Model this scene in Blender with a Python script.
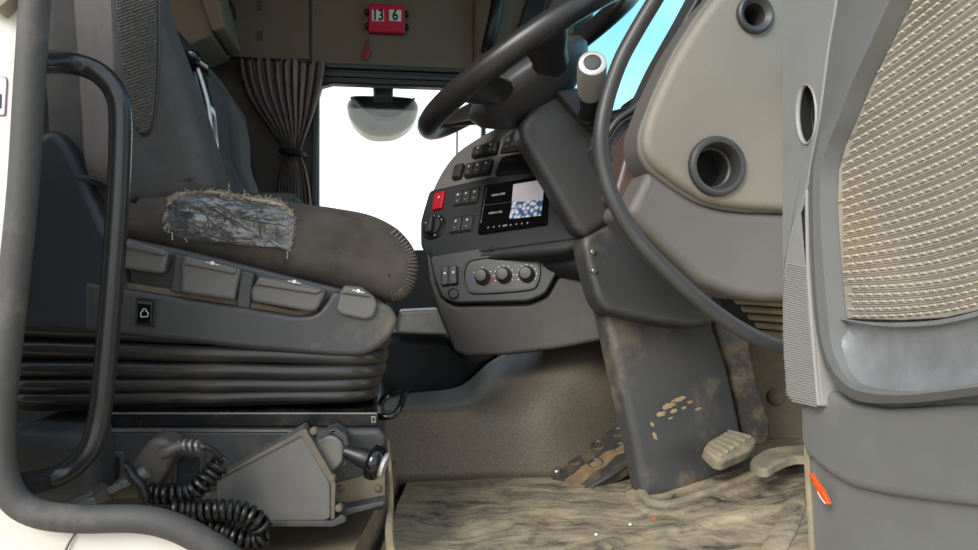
import bpy, bmesh, math, random
from mathutils import Vector, Matrix, noise
from mathutils.bvhtree import BVHTree
from mathutils.geometry import tessellate_polygon
random.seed(7)
S = bpy.context.scene
COL = S.collection
for o in list(bpy.data.objects): bpy.data.objects.remove(o)

# ------------------------------------------------------------------ camera
F = 700.0; H = 0.43                      # focal length in pixels (978x550), camera height over cab floor
cam_d = bpy.data.cameras.new('camera'); cam = bpy.data.objects.new('camera', cam_d); COL.objects.link(cam)
cam_d.sensor_width = 36; cam_d.lens = 36 * F / 978; cam_d.clip_start = 0.02; cam_d.clip_end = 400
cam.location = (0, 0, H); cam.rotation_euler = (math.radians(90), 0, 0)
S.camera = cam
# ------------------------------------------------------------------ world, sun, exposure
S.view_settings.view_transform = 'Standard'; S.view_settings.look = 'None'
S.view_settings.gamma = 1; S.view_settings.use_curve_mapping = False
S.view_settings.exposure = 0.44
W = bpy.data.worlds.new('sky'); S.world = W; W.use_nodes = True
nt = W.node_tree; nt.nodes.clear()
def wn(t, **k):
    n = nt.nodes.new(t)
    for a, b in k.items(): setattr(n, a, b)
    return n
tc = wn('ShaderNodeTexCoord'); sep = wn('ShaderNodeSeparateXYZ'); nt.links.new(tc.outputs['Generated'], sep.inputs[0])
grad = wn('ShaderNodeValToRGB'); nt.links.new(sep.outputs['Z'], grad.inputs[0])
e = grad.color_ramp.elements
e[0].position = 0.0; e[0].color = (.93, .95, .97, 1)
e[1].position = 0.36; e[1].color = (.40, .62, .88, 1)
m_ = grad.color_ramp.elements.new(0.25); m_.color = (.93, .95, .97, 1)
cl = wn('ShaderNodeTexNoise'); cl.inputs['Scale'].default_value = 2.6; cl.inputs['Detail'].default_value = 6
nt.links.new(tc.outputs['Generated'], cl.inputs['Vector'])
cr = wn('ShaderNodeValToRGB'); cr.color_ramp.elements[0].position = .40; cr.color_ramp.elements[1].position = .62
nt.links.new(cl.outputs['Fac'], cr.inputs[0])
mx = wn('ShaderNodeMix', data_type='RGBA'); nt.links.new(cr.outputs[0], mx.inputs[0])
nt.links.new(grad.outputs[0], mx.inputs[6]); mx.inputs[7].default_value = (.97, .97, .96, 1)
bg = wn('ShaderNodeBackground'); bg.inputs[1].default_value = 1.45
nt.links.new(mx.outputs[2], bg.inputs[0])
wo = wn('ShaderNodeOutputWorld'); nt.links.new(bg.outputs[0], wo.inputs[0])
sun_d = bpy.data.lights.new('sun', 'SUN'); sun_d.energy = 2.6; sun_d.angle = math.radians(26); sun_d.color = (1, .95, .87)
sun = bpy.data.objects.new('sun', sun_d); COL.objects.link(sun)
sun.rotation_euler = Vector((.50, .74, -.60)).to_track_quat('-Z', 'Y').to_euler()

# ------------------------------------------------------------------ helpers
def lin(c):
    return tuple(((v/255)/12.92 if v/255 <= .04045 else (((v/255)+.055)/1.055)**2.4) for v in c)
PSI = math.radians(9.0)                  # the camera looks 9 degrees towards the front of the cab
CU = Vector((math.cos(PSI), math.sin(PSI), 0)); CE = Vector((-math.sin(PSI), math.cos(PSI), 0))   # cab forward, cab sideways
def P(px, py, Y):
    y = Y/(1-math.tan(PSI)*(px-489)/F); return Vector(((px-489)/F*y, y, H-(py-275)/F*y))
def RAY(px, py, y): return Vector(((px-489)/F*y, y, H-(py-275)/F*y))
def PZ(px, py, z): return RAY(px, py, (H-z)*F/(py-275))
class Fr:
    def __init__(s, o, u, v):
        s.o = Vector(o); s.u = Vector(u).normalized(); s.n = s.u.cross(Vector(v)).normalized(); s.v = s.n.cross(s.u)
    def hit(s, px, py):
        d = Vector(((px-489)/F, 1, -(py-275)/F)); c = Vector((0, 0, H))
        t = (s.o-c).dot(s.n)/d.dot(s.n); q = c+d*t-s.o
        return (q.dot(s.u), q.dot(s.v))
    def px(s, pts): return [s.hit(*p) for p in pts]
    def to(s, u, v, w=0): return s.o+s.u*u+s.v*v+s.n*w
    def at(s, px, py, w=0):
        a = s.hit(px, py); return s.to(a[0], a[1], w)
def FY(Y): return Fr((0, Y, H), CU, (0, 0, 1))            # plane facing the doorway at depth Y
def F3(a, b, c):
    a, b, c = P(*a), P(*b), P(*c); return Fr(a, b-a, c-a)
def spl(pts, n=6, closed=True):
    out = []; N = len(pts); pts = [Vector(p) for p in pts]
    for i in range(N if closed else N-1):
        p0 = pts[(i-1) % N] if closed or i > 0 else pts[0]*2-pts[1]
        p1 = pts[i]; p2 = pts[(i+1) % N]
        p3 = pts[(i+2) % N] if closed or i+2 < N else p2*2-p1
        for k in range(n):
            t = k/n
            out.append(.5*((2*p1)+(p2-p0)*t+(2*p0-5*p1+4*p2-p3)*t*t+(3*p1-p0-3*p2+p3)*t**3))
    if not closed: out.append(pts[-1])
    return out
def rnd(pts, r, seg=4):
    out = []; N = len(pts)
    for i in range(N):
        p = Vector(pts[i]); a = Vector(pts[i-1])-p; b = Vector(pts[(i+1) % N])-p
        rr = r[i] if isinstance(r, (list, tuple)) else r
        k = min(rr, a.length*.45, b.length*.45)
        A = p+a.normalized()*k; B = p+b.normalized()*k
        for j in range(seg+1):
            t = j/seg; out.append(A*(1-t)**2+p*2*t*(1-t)+B*t*t)
    return out
def ccw(o):
    o = [Vector(p) for p in o]
    A = sum(o[i-1].x*o[i].y-o[i].x*o[i-1].y for i in range(len(o)))
    o = o if A > 0 else o[::-1]
    return [p for i, p in enumerate(o) if (p-o[i-1]).length > 1e-6]
def widths(o):
    # how far each outline point may move inwards before it meets the opposite side
    N = len(o); W_ = []
    for i in range(N):
        t = (o[(i+1) % N]-o[i-1]); n = Vector((-t.y, t.x)).normalized(); best = 9.
        for j in range(N):
            if j == i or (j+1) % N == i: continue
            a = o[j]-o[i]; e = o[(j+1) % N]-o[j]; det = -n.x*e.y+n.y*e.x
            if abs(det) < 1e-12: continue
            k = (-a.x*e.y+a.y*e.x)/det; q = (n.x*a.y-n.y*a.x)/det
            if k > 1e-6 and -.01 <= q <= 1.01: best = min(best, k)
        W_.append(best*.42)
    for _ in range(6): W_ = [min(W_[i], .25*W_[i-1]+.5*W_[i]+.25*W_[(i+1) % N]) for i in range(N)]
    for _ in range(3): W_ = [.25*W_[i-1]+.5*W_[i]+.25*W_[(i+1) % N] for i in range(N)]
    return W_
def inset(o, d, wd=None):
    N = len(o); out = []
    for i in range(N):
        a = (o[i]-o[i-1]).normalized(); b = (o[(i+1) % N]-o[i]).normalized()
        n1 = Vector((-a.y, a.x)); n2 = Vector((-b.y, b.x)); m = n1+n2
        if m.length < .2: m = n1
        m.normalize(); k = max(m.dot(n1), .45)
        out.append(o[i]+m*((min(d, wd[i]) if wd else d)/k))
    if d <= 0: return out
    for _ in range(4):                      # corners tighter than the inset: pull the folded points to one spot
        fl = [(out[(i+1) % N]-out[i]).dot(o[(i+1) % N]-o[i]) < -1e-12 for i in range(N)]
        if not any(fl) or all(fl): break
        i = next(k for k in range(N) if not fl[k]); k = 0
        while k < N:
            e = (i+k) % N
            if fl[e]:
                n = 0
                while fl[(e+n) % N]: n += 1
                p, p2 = out[e-1], out[e]; q, q2 = out[(e+n) % N], out[(e+n+1) % N]
                d1 = p2-p; d2 = q2-q; det = d1.x*d2.y-d1.y*d2.x
                x = (p2+q)*.5
                if abs(det) > 1e-14:
                    y = p+d1*(((q.x-p.x)*d2.y-(q.y-p.y)*d2.x)/det)
                    if (y-x).length < 3*d: x = y
                for z in range(n+1): out[(e+z) % N] = x.copy()
                k += n
            k += 1
    return out
def inside(p, poly):
    x, y = p; r = False; N = len(poly)
    for i in range(N):
        x1, y1 = poly[i-1]; x2, y2 = poly[i]
        if (y1 > y) != (y2 > y) and x < (x2-x1)*(y-y1)/(y2-y1)+x1: r = not r
    return r
class MB:
    def __init__(s): s.V = []; s.Fc = []
    def add(s, vs):
        b = len(s.V); s.V += [Vector(v) for v in vs]; return b
    def loft(s, rings, cap0=True, cap1=True, closed=True):
        n = len(rings[0]); bs = [s.add(r) for r in rings]
        for a, b in zip(bs, bs[1:]):
            for i in range(n if closed else n-1):
                j = (i+1) % n; s.Fc.append((a+i, a+j, b+j, b+i))
        if cap0: s.Fc.append(tuple(bs[0]+i for i in range(n))[::-1])
        if cap1: s.Fc.append(tuple(bs[-1]+i for i in range(n)))
        return s
    def slab(s, fr, o, t, bev=.002, top=0., seg=3, holes=None):
        o = ccw(o); bev = min(bev, t*.95); wd = widths(o) if bev > .005 else None
        rings = [[fr.to(p.x, p.y, top-t) for p in o]]; q = o
        for k in range(seg+2):
            a = math.pi/2*min(1, k/seg); f_ = 1-math.cos(a)+(.12 if k > seg else 0)
            q = inset(o, bev*f_, [w*f_ for w in wd] if wd else None); rings.append([fr.to(p.x, p.y, top-bev+bev*math.sin(a)) for p in q])
        if not holes:
            s.loft(rings, True, False); b0 = len(s.V)-len(q); ids = list(range(len(q))); ch = True
            while ch and len(ids) > 3:       # drop repeated points and hairline spikes from the cap
                ch = False
                for k in range(len(ids)):
                    p_, c_, n_ = q[ids[k-1]], q[ids[k]], q[ids[(k+1) % len(ids)]]
                    e1 = c_-p_; e2 = n_-c_
                    if e1.length < 1e-5 or (e1.length > 0 and e2.length > 1e-5 and e1.normalized().dot(e2.normalized()) < -.7):
                        ids.pop(k); ch = True; break
            for tri in tessellate_polygon([[Vector((q[i].x, q[i].y, 0)) for i in ids]]): s.Fc.append(tuple(b0+ids[i] for i in tri))
            return s
        s.loft(rings, True, False); b0 = len(s.V)-len(q)
        loops = [[Vector((p.x, p.y, 0)) for p in q]]; idx = [b0+i for i in range(len(q))]
        for hl in holes:
            hl = [Vector(p) for p in hl]; loops.append([Vector((p.x, p.y, 0)) for p in hl])
            f1 = s.add([fr.to(p.x, p.y, top) for p in hl]); f2 = s.add([fr.to(p.x, p.y, top-t) for p in hl]); N = len(hl)
            idx += [f1+i for i in range(N)]
            for i in range(N): s.Fc.append((f1+i, f1+(i+1) % N, f2+(i+1) % N, f2+i))
        for tri in tessellate_polygon(loops): s.Fc.append(tuple(idx[i] for i in tri))
        return s
    def spx(s, fr, pts, t, bev=.002, top=0., r=0, seg=3, smooth=0, holes=None):
        o = fr.px(pts)
        o = spl(o, smooth) if smooth else (rnd(o, r) if r else o)
        return s.slab(fr, o, t, bev, top, seg, holes)
    def ring(s, fr, outer, inner, t, top=0., bev=.0015):
        # plate with an opening: both outlines resampled to the same count
        a = s.resamp(ccw(outer), 72); b = s.resamp(ccw(inner), 72)
        k = min(range(72), key=lambda q: (b[q]-a[0]).length); b = b[k:]+b[:k]
        s.loft([[fr.to(p.x, p.y, top-t) for p in a], [fr.to(p.x, p.y, top-bev) for p in a],
                [fr.to(p.x, p.y, top) for p in inset(a, bev)],
                [fr.to(p.x, p.y, top) for p in inset(b, -bev)], [fr.to(p.x, p.y, top-bev) for p in b],
                [fr.to(p.x, p.y, top-t) for p in b]], False, False); return s
    @staticmethod
    def resamp(o, n):
        L = [0]; N = len(o)
        for i in range(N): L.append(L[-1]+(o[(i+1) % N]-o[i]).length)
        out = []; j = 0
        for k in range(n):
            d = L[-1]*k/n
            while L[j+1] < d: j += 1
            t = (d-L[j])/max(L[j+1]-L[j], 1e-9); out.append(o[j].lerp(o[(j+1) % N], t))
        return out
    def tube(s, pts, r, n=12, sm=0, caps=True, flat=None, up=None):
        pts = [Vector(p) for p in pts]
        if sm:
            if isinstance(r, (list, tuple)):
                rr = []
                for i in range(len(r)-1): rr += [r[i]+(r[i+1]-r[i])*k/sm for k in range(sm)]
                r = rr+[r[-1]]
            pts = spl(pts, sm, False)
        N = len(pts); rings = []; prev = None
        for i in range(N):
            t = (pts[min(i+1, N-1)]-pts[max(i-1, 0)]).normalized()
            if prev is None:
                a = Vector(up) if up else (Vector((0, 0, 1)) if abs(t.z) < .9 else Vector((1, 0, 0)))
            else: a = prev
            a = (a-t*a.dot(t)).normalized(); b = t.cross(a); prev = a
            R = r[i] if isinstance(r, (list, tuple)) else r; R2 = R*(flat or 1)
            rings.append([pts[i]+a*R*math.cos(2*math.pi*k/n)+b*R2*math.sin(2*math.pi*k/n) for k in range(n)])
        return s.loft(rings, caps, caps)
    def loop(s, pts, r, n=10):
        pts = [Vector(p) for p in pts]; N = len(pts); bs = []
        for i in range(N):
            t = (pts[(i+1) % N]-pts[i-1]).normalized(); a = Vector((0, 0, 1)); a = (a-t*a.dot(t)).normalized(); b = t.cross(a)
            bs.append(s.add([pts[i]+(a*math.cos(2*math.pi*k/n)+b*math.sin(2*math.pi*k/n))*r for k in range(n)]))
        for i in range(N):
            A, B = bs[i], bs[(i+1) % N]
            for k in range(n): s.Fc.append((A+k, A+(k+1) % n, B+(k+1) % n, B+k))
        return s
    def lathe(s, o, ax, prof, n=24, ref=None, sx=1., sy=1.):
        o = Vector(o); ax = Vector(ax).normalized()
        a = Vector(ref) if ref else (Vector((0, 0, 1)) if abs(ax.z) < .8 else Vector((1, 0, 0)))
        a = (a-ax*a.dot(ax)).normalized(); b = ax.cross(a)
        return s.loft([[o+ax*h+(a*math.cos(2*math.pi*k/n)*sy+b*math.sin(2*math.pi*k/n)*sx)*max(r, 1e-4) for k in range(n)] for r, h in prof])
    def box(s, lo, hi, bev=.002):
        fr = Fr(CE*lo[1], CU, (0, 0, 1))
        return s.slab(fr, [(lo[0], lo[2]), (hi[0], lo[2]), (hi[0], hi[2]), (lo[0], hi[2])], hi[1]-lo[1], bev, 0, 2)
    def grid(s, rows, back=None):
        m = len(rows[0]); bs = [s.add(r) for r in rows]
        for a, b in zip(bs, bs[1:]):
            for i in range(m-1): s.Fc.append((a+i, a+i+1, b+i+1, b+i))
        if back is not None:
            back = Vector(back); b2 = [s.add([Vector(p)+back for p in r]) for r in rows]
            for a, b in zip(b2, b2[1:]):
                for i in range(m-1): s.Fc.append((a+i, b+i, b+i+1, a+i+1))
            for A, B in ((bs[0], b2[0]), (bs[-1], b2[-1])):
                for i in range(m-1): s.Fc.append((A+i, A+i+1, B+i+1, B+i))
            for k in (0, m-1):
                for i in range(len(bs)-1): s.Fc.append((bs[i]+k, bs[i+1]+k, b2[i+1]+k, b2[i]+k))
        return s
    def bvh(s): return BVHTree.FromPolygons(s.V, s.Fc)
def conf(bv, px, py, off=0.):
    d = Vector(((px-489)/F, 1, -(py-275)/F)).normalized(); c = Vector((0, 0, H))
    h = bv.ray_cast(c, d)
    return None if h[0] is None else h[0]-d*off
WL = {}
def link(o, parent, loc):
    COL.objects.link(o); o.location = loc; WL[o.name] = Vector(loc)
    if parent is not None:
        o.parent = parent; o.matrix_parent_inverse = Matrix.Translation(-WL[parent.name])
def props(o, label=None, cat=None, group=None, kind=None):
    for k, v in (('label', label), ('category', cat), ('group', group), ('kind', kind)):
        if v: o[k] = v
    return o
def ob(name, mb, mat, parent=None, label=None, cat=None, group=None, kind=None, sharp=38):
    me = bpy.data.meshes.new(name)
    lo = Vector([min(v[i] for v in mb.V) for i in range(3)]); hi = Vector([max(v[i] for v in mb.V) for i in range(3)])
    c = Vector(((lo.x+hi.x)/2, (lo.y+hi.y)/2, lo.z))
    me.from_pydata([v-c for v in mb.V], [], mb.Fc)
    bm = bmesh.new(); bm.from_mesh(me)
    bmesh.ops.recalc_face_normals(bm, faces=bm.faces); bm.to_mesh(me); bm.free()
    me.polygons.foreach_set('use_smooth', [True]*len(me.polygons)); me.set_sharp_from_angle(angle=math.radians(sharp))
    me.materials.append(mat)
    o = bpy.data.objects.new(name, me); link(o, parent, c)
    md = o.modifiers.new('weighted', 'WEIGHTED_NORMAL'); md.keep_sharp = True; md.weight = 60
    return props(o, label, cat, group, kind)
def thing(name, label, cat, loc, group=None, kind=None):
    o = bpy.data.objects.new(name, None); o.empty_display_size = .05; link(o, None, Vector(loc))
    return props(o, label, cat, group, kind)
def text(body, fr, u, v, size, mat, parent, w=.0005, name='lettering', rot=0, sx=1, bold=0.):
    cu = bpy.data.curves.new('t', 'FONT'); cu.body = body; cu.size = size; cu.extrude = .0002; cu.offset = bold*size; cu.align_x = 'CENTER'; cu.align_y = 'CENTER'
    t = bpy.data.objects.new('t', cu); COL.objects.link(t)
    me = bpy.data.meshes.new_from_object(t.evaluated_get(bpy.context.evaluated_depsgraph_get()))
    mb = MB(); c, s_ = math.cos(rot), math.sin(rot)
    mb.V = [fr.to(u+(p.co.x*c*sx-p.co.y*s_), v+(p.co.x*s_*sx+p.co.y*c), w+p.co.z) for p in me.vertices]
    mb.Fc = [tuple(p.vertices) for p in me.polygons]
    bpy.data.objects.remove(t); bpy.data.curves.remove(cu); bpy.data.meshes.remove(me)
    return ob(name, mb, mat, parent)

# ------------------------------------------------------------------ materials
MT = {}
def mat(name, col, rough=.5, metal=0., var=.15, vs=9., bump=.0, bs=500., dust=None, da=.5, ds=7., stretch=(1, 1, 1), spec=.5, coat=0., bvs=None):
    m = bpy.data.materials.new(name); m.use_nodes = True; t = m.node_tree; N = t.nodes; L = t.links
    b = N['Principled BSDF']; c = lin(col)
    b.inputs['Roughness'].default_value = rough; b.inputs['Metallic'].default_value = metal
    b.inputs['Specular IOR Level'].default_value = spec; b.inputs['Coat Weight'].default_value = coat
    tcn = N.new('ShaderNodeTexCoord'); mp = N.new('ShaderNodeMapping'); mp.inputs['Scale'].default_value = stretch
    L.new(tcn.outputs['Object'], mp.inputs[0])
    n1 = N.new('ShaderNodeTexNoise'); n1.inputs['Scale'].default_value = vs; n1.inputs['Detail'].default_value = 5
    L.new(mp.outputs[0], n1.inputs['Vector'])
    r = N.new('ShaderNodeValToRGB'); r.color_ramp.elements[0].position = .3; r.color_ramp.elements[1].position = .7
    r.color_ramp.elements[0].color = (*[v*(1-var) for v in c], 1); r.color_ramp.elements[1].color = (*[min(1, v*(1+var)) for v in c], 1)
    L.new(n1.outputs['Fac'], r.inputs[0]); out = r.outputs[0]
    if dust:
        n2 = N.new('ShaderNodeTexNoise'); n2.inputs['Scale'].default_value = ds; n2.inputs['Detail'].default_value = 9; n2.inputs['Roughness'].default_value = .68
        L.new(mp.outputs[0], n2.inputs['Vector'])
        r2 = N.new('ShaderNodeValToRGB'); r2.color_ramp.elements[0].position = .62-.3*da; r2.color_ramp.elements[1].position = .80-.2*da
        r2.color_ramp.elements[0].color = (0, 0, 0, 1); r2.color_ramp.elements[1].color = (min(1, .45+da*.6),)*3+(1,)
        L.new(n2.outputs['Fac'], r2.inputs[0])
        mxn = N.new('ShaderNodeMix'); mxn.data_type = 'RGBA'; L.new(r2.outputs[0], mxn.inputs[0]); L.new(out, mxn.inputs[6])
        mxn.inputs[7].default_value = (*lin(dust), 1); out = mxn.outputs[2]
        mr = N.new('ShaderNodeMapRange'); L.new(r2.outputs[0], mr.inputs[0]); mr.inputs[3].default_value = rough; mr.inputs[4].default_value = min(1, rough+.35)
        L.new(mr.outputs[0], b.inputs['Roughness'])
    L.new(out, b.inputs['Base Color'])
    if bump:
        n3 = N.new('ShaderNodeTexNoise'); n3.inputs['Scale'].default_value = bs; n3.inputs['Detail'].default_value = 2
        L.new(tcn.outputs['Object'], n3.inputs['Vector'])
        bn = N.new('ShaderNodeBump'); bn.inputs['Strength'].default_value = bump; bn.inputs['Distance'].default_value = .002
        L.new(n3.outputs['Fac'], bn.inputs['Height']); L.new(bn.outputs[0], b.inputs['Normal'])
    MT[name] = m; return m
TAN = (168, 148, 116)
M_white = mat('white_paint', (206, 204, 197), .35, var=.06, vs=5, dust=(176, 164, 138), da=.12, ds=9, coat=.3)
M_rubber = mat('grey_rubber', (64, 63, 62), .62, var=.12, vs=14, bump=.25, bs=900, dust=(125, 120, 112), da=.25, ds=9)
M_tube = mat('black_coated_tube', (40, 41, 43), .25, var=.08, vs=10, bump=.1, bs=700)
M_hose = mat('black_rubber_seal', (54, 55, 56), .42, var=.15, vs=9, dust=(120, 112, 100), da=.12, ds=10)
M_seatfab = mat('charcoal_seat_cloth', (78, 77, 77), .95, var=.12, vs=30, bump=.5, bs=1400, spec=.2)
M_weavefab = mat('ribbed_seat_cloth', (84, 84, 82), .95, var=.4, vs=260, bump=.8, bs=600, spec=.2)
M_cushion = mat('worn_brown_black_velour', (80, 75, 70), .97, var=.3, vs=16, bump=.6, bs=1100, dust=(106, 98, 88), da=.35, ds=9, spec=.15)
M_strap = mat('grey_belt_webbing', (116, 110, 108), .75, var=.08, vs=40, bump=.4, bs=900, stretch=(3, 3, .4))
M_plas = mat('dark_grey_plastic', (64, 64, 65), .38, var=.08, vs=10, bump=.25, bs=1300)
M_plasd = mat('dusty_dark_plastic', (64, 65, 66), .38, var=.1, vs=10, bump=.2, bs=1200, dust=(128, 114, 92), da=.22, ds=8)
M_lever = mat('lever_plastic', (98, 96, 94), .42, var=.08, vs=12, bump=.15, bs=1300)
M_shell = mat('blue_black_shell_plastic', (44, 48, 54), .5, var=.08, vs=8, bump=.2, bs=1200)
M_ledge = mat('dusty_ledge', (104, 94, 80), .9, var=.3, vs=30)
M_bell = mat('black_rubber_bellows', (50, 49, 47), .28, var=.2, vs=6, dust=(106, 94, 78), da=.30, ds=7, stretch=(.5, 1, 2))
M_dark = mat('near_black_void', (14, 15, 17), .8, var=.1)
M_black = mat('satin_black_plastic', (26, 27, 29), .4, var=.1)
M_gloss = mat('gloss_black', (14, 15, 18), .12, var=.05)
M_rail = mat('black_painted_rail', (26, 26, 28), .25, var=.2, vs=20, dust=(90, 74, 60), da=.2, ds=12)
M_plinth = mat('dusty_black_steel', (64, 65, 66), .45, var=.2, vs=12, dust=(128, 112, 88), da=.28, ds=8)
M_boxm = mat('grey_sheet_metal', (112, 111, 109), .42, metal=.35, var=.08, vs=14, dust=(140, 124, 100), da=.15, ds=9)
M_flange = mat('tan_gasket', (98, 91, 80), .7, var=.2, vs=30)
M_coil = mat('black_coil_cord', (24, 24, 25), .36, var=.1)
M_chrome = mat('bright_chrome', (200, 200, 200), .16, metal=1, var=.05)
M_steel = mat('worn_steel', (150, 146, 138), .38, metal=.8, var=.2, vs=20)
M_silver = mat('satin_silver_plastic', (188, 186, 184), .32, metal=.4, var=.04)
M_dash = mat('dash_grey_plastic', (116, 113, 108), .5, var=.07, vs=8, bump=.3, bs=1200)
M_dashlow = mat('lower_dash_grey', (68, 66, 63), .55, var=.1, vs=7, bump=.35, bs=1000, dust=(104, 98, 86), da=.3, ds=6)
M_fascia = mat('black_fascia', (44, 46, 49), .5, var=.08, bump=.15, bs=1500)
M_switch = mat('switch_grey', (58, 58, 59), .45, var=.08)
M_mark = mat('white_print', (226, 226, 222), .6, var=.02)
M_blue = mat('blue_print', (60, 100, 190), .6, var=.02)
M_red = mat('red_plastic', (196, 26, 44), .4, var=.06)
M_reddk = mat('dark_red_tag', (150, 26, 40), .5, var=.1)
M_calred = mat('crimson_holder', (206, 20, 56), .38, var=.06)
M_wheel = mat('steering_leather_black', (42, 41, 41), .31, var=.15, vs=14, bump=.15, bs=900)
M_hub = mat('hub_grey_plastic', (62, 63, 66), .45, var=.06, bump=.2, bs=1300)
M_beige = mat('beige_grained_plastic', (126, 120, 109), .55, var=.05, vs=6, bump=.4, bs=620)
M_endgrey = mat('warm_grey_plastic', (98, 95, 90), .5, var=.06, vs=8, bump=.25, bs=1200)
M_door = mat('door_grey_plastic', (134, 135, 134), .5, var=.06, vs=10, bump=.3, bs=1500, dust=(150, 138, 116), da=.10, ds=5)
M_doorl = mat('door_lower_grey', (112, 113, 112), .45, var=.07, vs=10, bump=.3, bs=1500, dust=(138, 128, 110), da=.15, ds=5)
M_doord = mat('door_dark_grey', (112, 114, 114), .5, var=.05, vs=10, bump=.3, bs=1500)
M_pocket = mat('pocket_grey', (122, 124, 126), .34, var=.14, vs=40, bump=.2, bs=600)
M_weave = mat('grey_woven_rubber', (150, 143, 133), .7, var=.15, vs=20, dust=(170, 146, 104), da=.3, ds=6)
M_nub = mat('pale_weave_nubs', (176, 168, 151), .6, var=.1, vs=12, dust=(196, 166, 112), da=.35, ds=6)
M_ribl = mat('ribbed_lens_grey', (148, 147, 143), .4, var=.06)
M_orange = mat('orange_reflector', (238, 88, 34), .22, var=.05, coat=.5)
M_wall = mat('beige_headliner', (120, 102, 87), .92, var=.07, vs=4, bump=.3, bs=900)
M_walld = mat('brown_grey_wall', (84, 78, 74), .9, var=.08, vs=5)
M_curt = mat('dark_brown_curtain', (138, 120, 116), .95, var=.12, vs=20, bump=.3, bs=1500, spec=.15)
M_mirr = mat('mirror_glass', (62, 66, 74), .08, metal=1, var=.1)
M_mirh = mat('pale_mirror_shell', (146, 142, 136), .3, var=.1, vs=10)
M_tunnel = mat('brown_tunnel_mat', (106, 99, 86), .44, var=.30, vs=300, bump=.5, bs=700, dust=(126, 114, 92), da=.35, ds=5, spec=.35)
M_toe = mat('dusty_firewall', (118, 108, 90), .8, var=.15, vs=8, dust=(164, 140, 100), da=.45, ds=7)
M_cover = mat('scuffed_column_cover', (68, 68, 68), .40, var=.15, vs=8, dust=(148, 132, 106), da=.34, ds=6)
M_plate = mat('black_plate_dust', (70, 70, 70), .45, var=.2, vs=12, dust=(156, 126, 88), da=.75, ds=9)
M_foot = mat('black_plate_light_dust', (64, 62, 59), .4, var=.2, vs=12, dust=(138, 114, 82), da=.5, ds=16)
M_dirt2 = mat('brown_packed_dirt', (126, 104, 76), .95, var=.25, vs=40, bump=.6, bs=300)
M_dirt = mat('tan_dirt', (160, 138, 104), .95, var=.25, vs=40, bump=.6, bs=300)
M_pedal = mat('dusty_pedal_rubber', (128, 120, 102), .85, var=.2, vs=30, dust=(176, 158, 124), da=.5, ds=20)
M_arm = mat('dirty_pedal_arm', (58, 56, 52), .38, var=.2, vs=15, dust=(160, 138, 102), da=.45, ds=16)
M_fray = mat('beige_fray', (176, 162, 142), .95, var=.2, vs=60)
M_hand = mat('dusty_handset_grey', (80, 75, 69), .5, var=.15, vs=14, dust=(140, 126, 104), da=.3, ds=12)
M_lens = mat('clear_lens', (150, 140, 122), .12, var=.15, vs=30, coat=1)
M_sand = mat('sandy_bounce_ground', (172, 158, 134), .95, var=.2, vs=.7)
M_navy = mat('navy_black_moulding', (30, 34, 42), .5, var=.1)
M_plates = mat('scratched_silver_plate', (170, 170, 168), .4, metal=.3, var=.12, vs=40)
M_redbrown = mat('red_brown_edge', (84, 66, 60), .35, var=.2, vs=10)
# worn rubber floor mat: long wavy streaks of dust and scuffed black
def mat_floor():
    m = bpy.data.materials.new('worn_floor_mat'); m.use_nodes = True; t = m.node_tree; N = t.nodes; L = t.links; b = N['Principled BSDF']
    g = N.new('ShaderNodeNewGeometry')
    def nz(vec, sc, det=4, rg=.6):
        n = N.new('ShaderNodeTexNoise'); n.inputs['Scale'].default_value = sc; n.inputs['Detail'].default_value = det; n.inputs['Roughness'].default_value = rg
        L.new(vec, n.inputs['Vector']); return n
    d = nz(g.outputs['Position'], 5, 2)
    vs = N.new('ShaderNodeVectorMath'); vs.operation = 'MULTIPLY_ADD'; L.new(d.outputs['Color'], vs.inputs[0]); vs.inputs[1].default_value = (.22, .22, .0); L.new(g.outputs['Position'], vs.inputs[2])
    mp = N.new('ShaderNodeMapping'); mp.inputs['Rotation'].default_value = (0, 0, .22); mp.inputs['Scale'].default_value = (3.0, 13, 3)
    L.new(vs.outputs[0], mp.inputs[0])
    s0 = nz(mp.outputs[0], 3.0, 10, .80); pt = nz(g.outputs['Position'], 9, 6, .7)
    s1 = N.new('ShaderNodeMix'); s1.data_type = 'FLOAT'; s1.inputs[0].default_value = .42; L.new(s0.outputs['Fac'], s1.inputs[2]); L.new(pt.outputs['Fac'], s1.inputs[3])
    r = N.new('ShaderNodeValToRGB'); el = r.color_ramp.elements
    el[0].position = .40; el[0].color = (*lin((62, 60, 56)), 1); el[1].position = .58; el[1].color = (*lin((172, 158, 130)), 1)
    q = el.new(.48); q.color = (*lin((132, 122, 102)), 1)
    L.new(s1.outputs[0], r.inputs[0]); L.new(r.outputs[0], b.inputs['Base Color'])
    mr = N.new('ShaderNodeMapRange'); L.new(s1.outputs[0], mr.inputs[0]); mr.inputs[1].default_value = .3; mr.inputs[2].default_value = .65; mr.inputs[3].default_value = .42; mr.inputs[4].default_value = .85
    L.new(mr.outputs[0], b.inputs['Roughness'])
    bn = N.new('ShaderNodeBump'); bn.inputs['Strength'].default_value = .5; bn.inputs['Distance'].default_value = .004; L.new(s1.outputs[0], bn.inputs['Height']); L.new(bn.outputs[0], b.inputs['Normal'])
    return m
M_floor = mat_floor()
def mat_glass(name, col, fac):
    m = bpy.data.materials.new(name); m.use_nodes = True; t = m.node_tree; N = t.nodes; L = t.links; N.clear()
    tr = N.new('ShaderNodeBsdfTransparent'); tr.inputs[0].default_value = (*col, 1)
    gl = N.new('ShaderNodeBsdfGlossy'); gl.inputs['Roughness'].default_value = .02
    mxs = N.new('ShaderNodeMixShader'); mxs.inputs[0].default_value = fac
    o = N.new('ShaderNodeOutputMaterial'); L.new(tr.outputs[0], mxs.inputs[1]); L.new(gl.outputs[0], mxs.inputs[2]); L.new(mxs.outputs[0], o.inputs[0]); return m
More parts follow.
